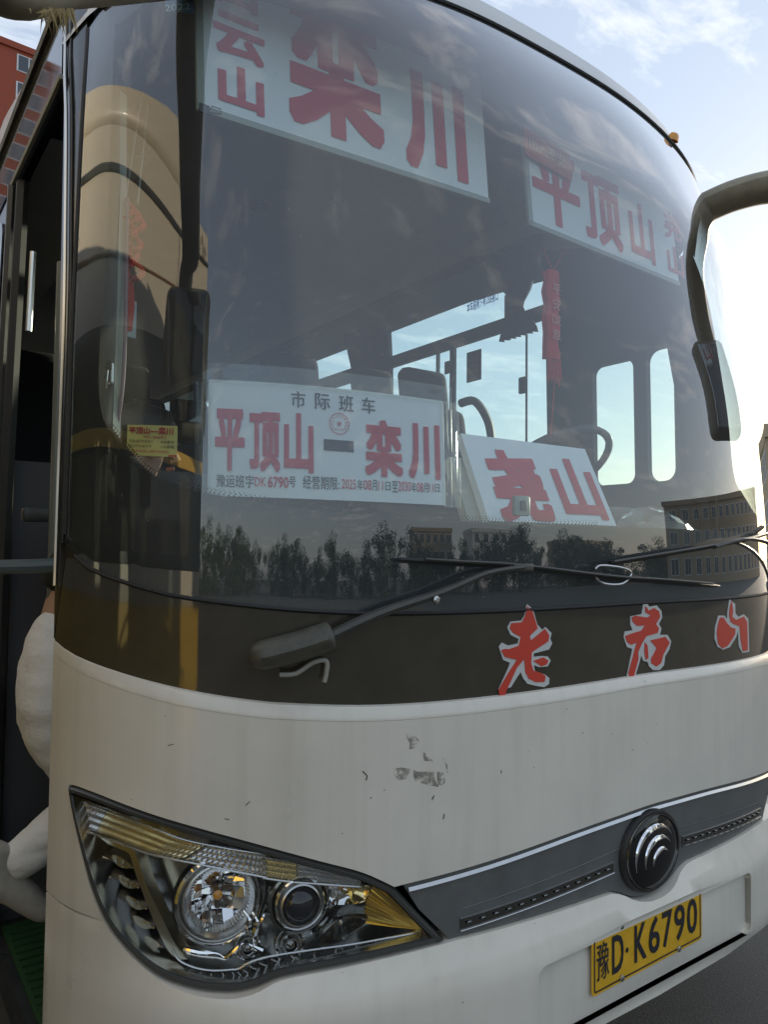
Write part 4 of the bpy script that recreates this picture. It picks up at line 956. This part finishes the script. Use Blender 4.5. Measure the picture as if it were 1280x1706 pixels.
sq=pxq(576,308,664,396); scx,scy=(sq[0]+sq[2])/2,(sq[1]+sq[3])/2; sax,say=(sq[2]-sq[0])/2,(sq[3]-sq[1])/2
P_STAMP=mat('stamp_red',(.7,.16,.16),.6)
stp=mk('round_stamp',strip([[fS(scx+sax*r*math.cos(t),scy+say*r*math.sin(t),.002) for t in np.linspace(0,2*math.pi,40)] for r in (.93,1.0)]),P_STAMP,rs,smooth=False)
star=[(scx+sax*(.3 if k%2==0 else .12)*math.cos(math.radians(90+36*k)),scy+say*(.3 if k%2==0 else .12)*math.sin(math.radians(90+36*k))) for k in range(10)]
mk('stamp_star',patch(star,.002,spacing=0,fn=fS),P_STAMP,stp)
for k,c in enumerate('平顶山市公路运输管理处'):
    an=math.radians(215-250*k/10); fnc=lambda a,b,o=0.,an=an: fS(scx+sax*(.72*math.cos(an)+a*math.sin(an)+b*math.cos(an)),scy+say*(.72*math.sin(an)-a*math.cos(an)+b*math.sin(an)),.002)
    write('stamp_lettering',c,(-.1,-.13,.1,.13),fnc,P_STAMP,stp,0,0)
write('stamp_lettering','客运专用章',(scx-sax*.5,scy-say*.62,scx+sax*.5,scy-say*.45),fS,P_STAMP,stp,0,.002)
# crinkled clear tape round the sign
def tape(a0,b0,a1,b1,n=26):
    V=[];rows=[]
    for j in range(5):
        rows.append([fS(a0+(a1-a0)*i/n,b0+(b1-b0)*j/4,.004+.002*random.random()) for i in range(n+1)])
    return strip(rows)
for k,(q,lab) in enumerate((((-.02,.97,1.04,1.14),'crinkled clear tape along the top edge of the route sign'),((.985,-.02,1.07,.99),'crinkled clear tape down the 川 side of the route sign'),((-.05,-.02,.015,.97),'crinkled clear tape down the edge of the route sign beside the yellow card'))):
    tag(mk('clear_tape',tape(*q),P_TAPE,smooth=False),lab,'tape')
# yellow timetable card
c0=hit(205,757); c1=hit(291,760); c2_=hit(207,706)
fY=curved(c0[0],c0[1],c1[0],c1[1],c2_[1]-c0[1],c2_[1]-c0[1],-.010)
yc=mk('timetable_card',patch(dens([(0,0),(1,0),(1,1),(0,1)],.2),0,spacing=.2,fn=fY),P_YCARD); tag(yc,'small yellow timetable card with red heading stuck in the corner of the windscreen','card')
write('card_heading','平顶山—栾川',(.05,.70,.93,.94),fY,P_RED,yc,.03,.0015)
for t_,q in (('途经:二郎庙尧山',(.35,.57,.80,.66)),('平顶山新汽车站早上',(.05,.42,.55,.52)),('6:50发车',(.70,.42,.95,.52)),('栾川汽车站下午',(.05,.26,.52,.36)),('1:30返程',(.70,.26,.95,.36)),('联系电话:13803753022',(.12,.10,.85,.20))): write('card_lettering',t_,q,fY,P_INK if '途' not in t_ and '联' not in t_ else P_RED,yc,.012,.0015)
mk('card_stripe',patch([(0,.0),(1,.0),(1,.06),(0,.06)],.0015,spacing=.2,fn=fY),P_RED,yc)
# leaning board
YB=.26
b0=onplane(815,868,1,.13); b1=onplane(1028,876,1,.13); tB=onplane(768,722,1,.25)
fB=planar(b0,(b1-b0),tB-b0); hB=1.0
lb=mk('leaning_board',patch(dens([(0,0),(1,0),(1,hB),(0,hB)],.2),0,spacing=.3,skirt=.02,fn=fB),P_SIGN); tag(lb,'white board reading 尧山 leaning on the dashboard behind the windscreen','sign')
put(lb,fB,'尧',(.10,.0,.50,.84),.05,P_RED); put(lb,fB,'山',(.60,.06,.95,.82),.045,P_RED)
bb=mk('leaning_board_back',patch(dens([(0,0),(1,0),(1,.9),(0,.9)],.3),0,spacing=.3,skirt=.025,fn=planar(b0+np.array([-.035,.03,0]),(b1-b0),(tB-b0)*.8)),mat('plain_fibre_board',(.42,.40,.33),.7)); tag(bb,'plain grey board standing behind the 尧山 board','board'); bb.name='plain_board'
tg=mk('toll_tag',rbox(tuple(S(*hit(876,842),-.014)),(.05,.012,.045),0,.005),P_INTL); tag(tg,'small grey electronic tag stuck low on the windscreen','tag'); tg2=mk('tag_slot',rbox(tuple(S(*hit(876,842),-.006)),(.02,.004,.022),0,.002),P_INT,tg)
# red hangings
def hanging(name,label,c,w,h,text=None,yaw_=0,strings=()):
    o=thing(name,label,'ornament',tuple(c))
    c=np.array(c); X=np.array([math.cos(yaw_),math.sin(yaw_),0]); fn=lambda a,b,off=0.: c+X*a+np.array([0,0,b])+np.array([X[1],-X[0],0])*off
    rows=[]
    for b in np.linspace(0,-h,14):
        ww=w*(.5+.06*math.sin(b*60)); rows.append([fn(a*ww,b,.012*math.cos(a*1.5)+.003*math.sin(b*200)) for a in np.linspace(-1,1,9)])
    bk=[[p+np.array([-X[1],X[0],0])*.02 for p in r] for r in rows]
    mk('knitted_body',join(strip(rows[::-1]),strip(bk)),P_REDF,o)
    for k in range(12):
        a=(k/11-.5)*w*.95; l=.06+.03*random.random()
        mk('fringe_strand',tube([fn(a,-h+.004,.004),fn(a+random.gauss(0,.002),-h-l*.5,.006),fn(a+random.gauss(0,.003),-h-l,.004)],.0022,5),P_REDF,o)
    for (dx,dz) in strings: mk('cord',tube([fn(0,0,0),fn(dx,dz,0)],.002,5),P_REDF,o)
    if text:
        for k,cc in enumerate(text): write('knitted_character',cc,(w*.32,-h*(.28+.17*k),-w*.32,-h*(.16+.17*k)),fn,mat('pale_red_thread',(.75,.32,.25),.8),o,.01,.017)
    return o
cR=onplane(922,452,1,.56); zend=onplane(925,600,1,.56)[2]
hg=hanging('red_hanging','long red knitted hanging with characters and fringe below the 平顶山 board',cR,.062,cR[2]-zend,'平安如意',0,((-.05,.07),(.06,.09)))
mk('cord',tube([onplane(925,600,1,.56),onplane(923,660,1,.57),onplane(918,730,1,.56)],.0016,5),P_REDF,hg)
cL=onplane(217,338,1,.54)
hl_=thing('red_knot','red knotted ornament hanging by white cords inside the left corner of the windscreen','ornament',tuple(cL))
for k in range(7):
    p=np.array(cL)+np.array([.012*math.sin(k*2.3),.01*math.cos(k*1.7),-.02-.022*k]); ringq=[p+np.array([(.022-.001*k)*math.cos(t),.012*math.sin(t*2),(.020)*math.sin(t)]) for t in np.linspace(0,2*math.pi,14)]
    mk('knot_loop',tube(ringq,.007,7,cap=False),P_REDF,hl_)
for k in range(16):
    a=random.gauss(0,.010); mk('tassel_strand',tube([np.array(cL)+np.array([a,0,-.17]),np.array(cL)+np.array([a*1.3+random.gauss(0,.003),.004,-.23]),np.array(cL)+np.array([a*1.1,.0,-.28-.02*random.random()])],.003,5),P_REDF,hl_)
for (px,py) in ((236,160),(246,175)): mk('white_cord',tube([np.array(cL)+np.array([-.012 if px<240 else .016,0,0]),onplane(px,py,1,.74)],.0022,5),P_INTL,hl_)
pcd=onplane(212,530,1,.86); pk=mk('paper_card',rbox(tuple(pcd),(.05,.004,.10),.2,.001,1),mat('pale_blue_card',(.42,.5,.55),.6)); tag(pk,'pale blue paper card hanging below the red knotted ornament','card')
# clear bag on the dashboard
def crumple(c,s,seed,n=3):
    bm=bmesh.new(); bmesh.ops.create_icosphere(bm,subdivisions=n,radius=1); r=random.Random(seed)
    ph=[(Vector((r.gauss(0,1),r.gauss(0,1),r.gauss(0,1)))*3.2,r.random()*6) for _ in range(7)]
    V=[];
    for v in bm.verts:
        d=1+sum(abs(math.sin(v.co.dot(p)+q)) for p,q in ph)*.07-.25
        V.append((c[0]+v.co.x*s[0]*d,c[1]+v.co.y*s[1]*d,max(c[2]+v.co.z*s[2]*d,c[2]-.01)))
    F_=[[v.index for v in f.verts] for f in bm.faces]; bm.free(); return V,F_
cb_=onplane(1085,852,1,.30)
tag(mk('plastic_bag',crumple((cb_[0],.30,1.525),(.17,.09,.10),3),P_BAG,smooth=False),'crumpled clear plastic bag on the dashboard beside the 尧山 board','bag')
cb2=onplane(760,850,1,.22)
tag(mk('plastic_bag',crumple((cb2[0],.25,1.525),(.08,.05,.045),5),P_BAG,smooth=False),'small crumpled clear bag on the dashboard below the route sign','bag')
# ------------------------------------------------------------------ person stepping in at the door
def skin(name,bones,m,parent,sub=2,disp=0.):
    """continuous limb surface grown round connected joints: bones = {joint:(pos,radius)}, edges"""
    J,E_=bones; idx={k:i for i,k in enumerate(J)}
    me=bpy.data.meshes.new('m'); me.from_pydata([J[k][0] for k in J],[(idx[a],idx[b]) for a,b in E_],[])
    o=bpy.data.objects.new(name,me); COL.objects.link(o)
    md=o.modifiers.new('skin','SKIN'); md.use_smooth_shade=True; sv=me.skin_vertices[0].data
    for k,i in idx.items(): r=J[k][1]; sv[i].radius=(r,r) if not hasattr(r,'__len__') else r
    sv[0].use_root=True
    s_=o.modifiers.new('sub','SUBSURF'); s_.levels=sub; s_.render_levels=sub
    bpy.context.view_layer.update(); ev=o.evaluated_get(bpy.context.evaluated_depsgraph_get())
    nm=bpy.data.meshes.new_from_object(ev); bpy.data.objects.remove(o)
    if disp:
        from mathutils import noise as NZ
        for v in nm.vertices: v.co+=v.normal*disp*(NZ.noise(Vector((v.co.x*9,v.co.y*9,v.co.z*22)))+.6*abs(NZ.noise(Vector((v.co.x*20,v.co.y*20,v.co.z*34)))))
    nm.polygons.foreach_set('use_smooth',[True]*len(nm.polygons)); nm.materials.clear(); nm.materials.append(m)
    return link(name,nm,m,parent)
PE=thing('person','person in off-white trousers and pale shoes stepping up through the open coach door','person',(-1.15,1.12,.37))
hipz=1.14
skin('body',({'pel':((-1.06,1.12,hipz),.10),'ab':((-1.02,1.12,1.26),.10),'ch':((-.94,1.12,1.48),.11),'nk':((-.88,1.12,1.64),.045),'hd':((-.84,1.12,1.74),.075),'ht':((-.82,1.12,1.84),.07),
 'lh':((-1.06,1.04,1.10),.07),'lk':((-.96,1.03,.80),.05),'la':((-1.17,1.02,.64),.035),'rh':((-1.04,1.20,1.10),.07),'rk':((-.72,1.21,1.02),.05),'ra':((-.78,1.21,.69),.035),
 'ls':((-.92,.98,1.52),.05),'le':((-.82,.92,1.30),.035),'lw':((-.66,.95,1.36),.028),'rs':((-.90,1.26,1.52),.05),'re':((-.78,1.30,1.28),.035),'rw':((-.62,1.28,1.36),.028)},
 [('pel','ab'),('ab','ch'),('ch','nk'),('nk','hd'),('hd','ht'),('pel','lh'),('lh','lk'),('lk','la'),('pel','rh'),('rh','rk'),('rk','ra'),('ch','ls'),('ls','le'),('le','lw'),('ch','rs'),('rs','re'),('re','rw')]),P_SKIN,PE)
for nm_,w_,dy in (('left',(-.66,.95,1.36),-1),('right',(-.62,1.28,1.36),1)):
    J={'w':(w_,.024),'p':((w_[0]+.06,w_[1],w_[2]+.02),(.03,.018))}; E_=[('w','p')]
    for k in range(4):
        y=w_[1]+(k-1.5)*.019; J['a%d'%k]=((w_[0]+.09,y,w_[2]+.03),.0085); J['b%d'%k]=((w_[0]+.125-.006*abs(k-1.3),y,w_[2]+.02),.008); J['c%d'%k]=((w_[0]+.135-.008*abs(k-1.3),y,w_[2]-.01),.007); E_+=[('p','a%d'%k),('a%d'%k,'b%d'%k),('b%d'%k,'c%d'%k)]
    J['t0']=((w_[0]+.05,w_[1]-dy*.035,w_[2]+.0),.009); J['t1']=((w_[0]+.09,w_[1]-dy*.045,w_[2]-.005),.008); E_+=[('p','t0'),('t0','t1')]
    skin('hand',(J,E_),P_SKIN,PE,1)
skin('trousers',({'pel':((-1.075,1.12,hipz+.02),(.135,.12)),'wst':((-1.03,1.12,1.34),(.118,.115)),'lh':((-1.085,1.04,1.07),.118),'lt':((-1.04,1.03,.94),.095),'lk':((-.97,1.03,.82),.075),'lc':((-1.06,1.025,.74),.064),'lb':((-1.13,1.02,.69),.057),'la':((-1.20,1.02,.655),.052),'rh':((-1.05,1.20,1.08),.11),'rk':((-.74,1.21,1.02),.078),'rc':((-.76,1.21,.85),.066),'ra':((-.78,1.21,.74),.06)},
 [('pel','wst'),('pel','lh'),('lh','lt'),('lt','lk'),('lk','lc'),('lc','lb'),('lb','la'),('pel','rh'),('rh','rk'),('rk','rc'),('rc','ra')]),P_WTROU,PE,4,.006)
skin('shirt',({'wst':((-1.02,1.12,1.33),(.112,.11)),'ab':((-1.0,1.12,1.42),(.125,.115)),'ch':((-.94,1.12,1.50),(.13,.15)),'nk':((-.90,1.12,1.60),.07),'ls':((-.92,.98,1.52),.07),'lu':((-.88,.95,1.42),.06),'rs':((-.90,1.26,1.52),.07),'ru':((-.85,1.28,1.41),.06)},[('wst','ab'),('ab','ch'),('ch','nk'),('ch','ls'),('ls','lu'),('ch','rs'),('rs','ru')]),P_SHIRT,PE)
for (hx,hy,hz_),(tx,ty,tz) in (((-1.235,1.02,.665),(-1.075,1.02,.515)),((-.83,1.21,.665),(-.64,1.21,.655))):
    h_=np.array([hx,hy,hz_]); t_=np.array([tx,ty,tz]); d=t_-h_
    sh=skin('shoe',({'heel':(tuple(h_),(.045,.05)),'mid':(tuple(h_+d*.5+np.array([0,0,.012])),(.045,.045)),'ball':(tuple(h_+d*.82),(.05,.035)),'toe':(tuple(t_),(.035,.022)),'ank':(tuple(h_+np.array([.03,0,.075])),.046)},[('mid','heel'),('mid','ball'),('ball','toe'),('heel','ank')]),P_SHOE,PE)
    for k in range(4):
        p=h_+d*(.42+.12*k)+np.array([0,0,.056-.007*k]); mk('lace',tube([p+np.array([0,-.03,-.008]),p+np.array([.005,0,.004]),p+np.array([0,.03,-.008])],.003,5),P_WTROU,sh)
hd=np.array([-.82,1.12,1.79])
V,F_=crumple(tuple(hd+np.array([-.015,0,.02])),(.105,.098,.11),9,3); mk('hair',(V,F_),P_HAIR,PE)
for dy in (-.03,.03): mk('eye',lathe([(.011,0),(.008,.006),(.0004,.009)],10,hd+np.array([.070,dy,0]),(1,0,0)),P_WPAINT,PE)
mk('nose',tube([hd+np.array([.075,0,.01]),hd+np.array([.098,0,-.03]),hd+np.array([.078,0,-.037])],[.008,.012,.006],8),P_SKIN,PE)
mk('mouth',tube([hd+np.array([.074,-.022,-.06]),hd+np.array([.084,0,-.058]),hd+np.array([.074,.022,-.06])],.006,6),mat('lips',(.38,.14,.11),.5),PE)
for dy in (-.088,.088): mk('ear',rbox(tuple(hd+np.array([.0,dy,-.01])),(.035,.015,.055),0,.006),P_SKIN,PE)
for _o in list(PE.children_recursive):
    if _o.parent==PE: _o.location.x-=.06
# ------------------------------------------------------------------ buildings, neighbouring coach and trees round the car park
def block(name,label,c,w,d,h,ang,m_,fl,nw,wsz,cat='building',roofm=None,rows=None,sill=.9):
    o=thing(name,label,cat,c); M=Matrix.Translation(c)@Matrix.Rotation(ang,4,'Z')
    def T(v): p=M@Vector(v); return (p.x,p.y,p.z)
    def tb(b): return [T(v) for v in b[0]],b[1]
    mk('wall',tb(box(-w/2,w/2,0,d,0,h)),m_,o,smooth=False)
    mk('roof_parapet',tb(box(-w/2-.25,w/2+.25,-.25,d+.25,h,h+.7)),roofm or m_,o,smooth=False)
    st=h/fl; wp=mesh(*tb(box(-wsz[0]/2,wsz[0]/2,-.02,.06,0,wsz[1])),smooth=False)
    for f in (rows if rows is not None else range(fl)):
        for k in range(nw):
            x=-w/2+(k+.5)*w/nw; z=f*st+sill
            fr=mk('window',tb(box(x-wsz[0]/2-.1,x+wsz[0]/2+.1,-.06,.05,z-.1,z+wsz[1]+.1)),P_WPAINT,o,smooth=False)
            for s_ in (-1,1): mk('pane',tb(box(x+(s_*.25-.25+.03)*wsz[0],x+(s_*.25+.25-.03)*wsz[0],-.075,-.04,z,z+wsz[1])),P_PANE,fr,smooth=False)
    return o
block('tower_block','tall red rendered apartment block with white framed windows beyond the coach','building' and (2.0,88,0),26,14,56,.06,P_BRICK,18,6,(2.3,1.7),rows=range(11,18))
for k,(bx,by,bw,bh,lab,mm) in enumerate(((46,-78,22,7.5,'pale low office block behind the car park trees',P_WPAINT),(92,-84,26,6.5,'tan low workshop behind the car park trees',P_TAN),(22,-86,16,8,'tan three storey house behind the car park trees',P_TAN))):
    block('low_building',lab,(bx,by,0),bw,8,bh,math.pi,mm,3,6,(1.6,1.3))
block('roadside_building','tan three storey building with many windows across from the coach front',(40,12,0),16,9,7.5,math.radians(-75),P_TAN,3,7,(1.3,1.2))
block('roadside_building','yellowish long three storey building along the far edge of the car park',(70,-22,0),40,9,9.5,math.radians(-112),MATS['tan_render'],3,14,(1.4,1.5))
# neighbouring coach
NB=thing('parked_coach','yellow and beige coach with dark windows parked alongside','coach',(-3.85,4.8,0))
NX=1.72
def nbx(z): return float(interp(z,[0,1.2,2.4,2.9,3.7],[-4.35,-4.35,-4.37,-4.40,-4.5]))+NX
ny=np.linspace(-.75,10.5,18)
def band(nm,z0,z1,m_,off=0.):
    return mk(nm,strip([[(nbx(z)+off,y,z) for y in ny] for z in np.linspace(z0,z1,5)]),m_,NB)
band('lower_side',.32,1.32,P_YELB); band('side_stripe',1.322,1.46,P_BEIGE,.002); band('window_band',1.462,1.98,P_PILLAR); band('yellow_stripe',1.982,2.06,P_YELB,.002); band('upper_window_band',2.062,2.52,P_PILLAR); band('upper_side',2.522,3.7,P_BEIGE)
mk('added_roof_box',rbox((-5.3+NX,1.2,4.0),(1.5,3.2,.5),0,.12,3),P_BEIGE,NB)  # added box, carries the beige reflection higher up the corner glass
mk('gutter',tube([(nbx(3.42)+.012,y,3.42) for y in ny],.02,6),P_DARKPL,NB)
mk('side_trim',tube([(nbx(2.95)+.004,y,2.95) for y in ny],.012,6),mat('brown_trim',(.18,.09,.04),.5),NB)
for y in np.arange(-.2,10,1.1): mk('panel_seam',tube([(nbx(z)+.001,y,z) for z in (2.53,3.0,3.4)],.005,5),P_DARKPL,NB)
for y in np.arange(.1,10,1.3): mk('lower_seam',tube([(nbx(z)+.001,y,z) for z in (.33,.8,1.31)],.005,5),P_DARKPL,NB)
for k in range(6):
    y=-.55+1.68*k; mk('side_window',patch(rrect(y,1.52,y+1.5,1.95,.05),.004,spacing=.3,skirt=.006,fn=lambda a,b,o=0.:np.array([nbx(b)+o,a,b])),P_BLACK,NB)
mk('roof',strip([[(x,y,z) for y in ny] for x,z in ((-4.5+NX,3.7),(-4.8+NX,3.78),(-6.1+NX,3.78),(-6.75+NX,3.2),(-6.85+NX,.32))]),P_BEIGE,NB)
for y in (ny[0],ny[-1]): mk('end_panel',patch([(-6.85+NX,.32),(-4.35+NX,.32),(-4.40+NX,2.4),(-4.5+NX,3.7),(-6.75+NX,3.2)],0,spacing=.5,fn=planar((0,y,0),(1,0,0),(0,0,1))),P_YELB,NB)
for y in (2.2,8.2): 
    wv=mk('wheel',lathe([(.0,.05),(.2,.06),(.28,.1),(.46,.12),(.5,.08),(.5,-.14),(.3,-.14)],28,(-4.48+NX,y,.5),(1,0,0)),P_RUBBER,NB); mk('rim',lathe([(.27,.115),(.2,.075),(.05,.09),(.001,.1)],24,(-4.48+NX,y,.5),(1,0,0)),P_SATIN,wv)
for y in (1.9,3.3,7.6):
    pass
for sg in (-1,1):
    for y in (2.9,7.3):
        wv=mk('wheel',lathe([(.0,.05),(.2,.06),(.28,.1),(.44,.12),(.48,.08),(.48,-.14),(.3,-.14)],28,(sg*1.12,y,.48),(sg,0,0)),P_RUBBER,BUS); mk('rim',lathe([(.27,.115),(.2,.075),(.05,.09),(.001,.1)],24,(sg*1.12,y,.48),(sg,0,0)),P_SATIN,wv)
# trees
def tree_mesh(seed,h):
    r=random.Random(seed); V=[];F_=[]
    cl=[(Vector((r.gauss(0,1.7),r.gauss(0,1.7),max(.9,h*.48+r.gauss(0,h*.22)))),.8+.8*r.random()) for _ in range(24)]
    for c,s_ in cl:
        for _ in range(120):
            d=Vector((r.gauss(0,1),r.gauss(0,1),r.gauss(0,.8))).normalized()*s_*r.random()**.35; p=c+d
            a=Vector((r.gauss(0,1),r.gauss(0,1),r.gauss(0,1))).normalized()*.17; b=a.cross(Vector((r.gauss(0,1),r.gauss(0,1),r.gauss(0,1)))).normalized()*.13
            k=len(V); V+=[tuple(p-a),tuple(p+b),tuple(p+a),tuple(p-b)]; F_.append((k,k+1,k+2,k+3))
    crown=mesh(V,F_,False); crown.materials.append(P_LEAF)
    t=tube([(0,0,0),(.05,.02,h*.25),(.0,.08,h*.5),(.05,.0,h*.8)],[.2,.15,.11,.03],8)
    for _ in range(5):
        c,s_=r.choice(cl); t=join(t,tube([(0,.05,h*(.3+.2*r.random())),tuple(c*.5+Vector((0,0,h*.25))),tuple(c)],[.07,.05,.02],6))
    tr=mesh(*t); tr.materials.append(P_BARK); return crown,tr
TM=[tree_mesh(k,8.0) for k in range(4)]
nxt={}
def tree(x,y,sc,k,lab,grp):
    o=thing('broadleaf_tree',lab,'tree',(x,y,0),grp); o.rotation_euler=(0,0,random.random()*6); o.scale=(sc*1.25,sc*1.25,sc)
    for nm,me in zip(('crown','trunk'),TM[k]):
        c=bpy.data.objects.new(nm,me); COL.objects.link(c); c.parent=o
for i in range(46):
    x=-36+3.1*i+random.gauss(0,.6)
    tree(x,-58+random.gauss(0,3)+.05*i,random.uniform(.45,.85)*(1.0 if i%5 else .75),i%4,'dark leafy tree in the row along the car park edge','trees along the car park edge')

for i in range(14):
    tree(-44+random.gauss(0,2),-56+4.2*i,random.uniform(.6,.9),i%4,'leafy tree in the row at right angles to the long tree row','trees along the side of the car park')
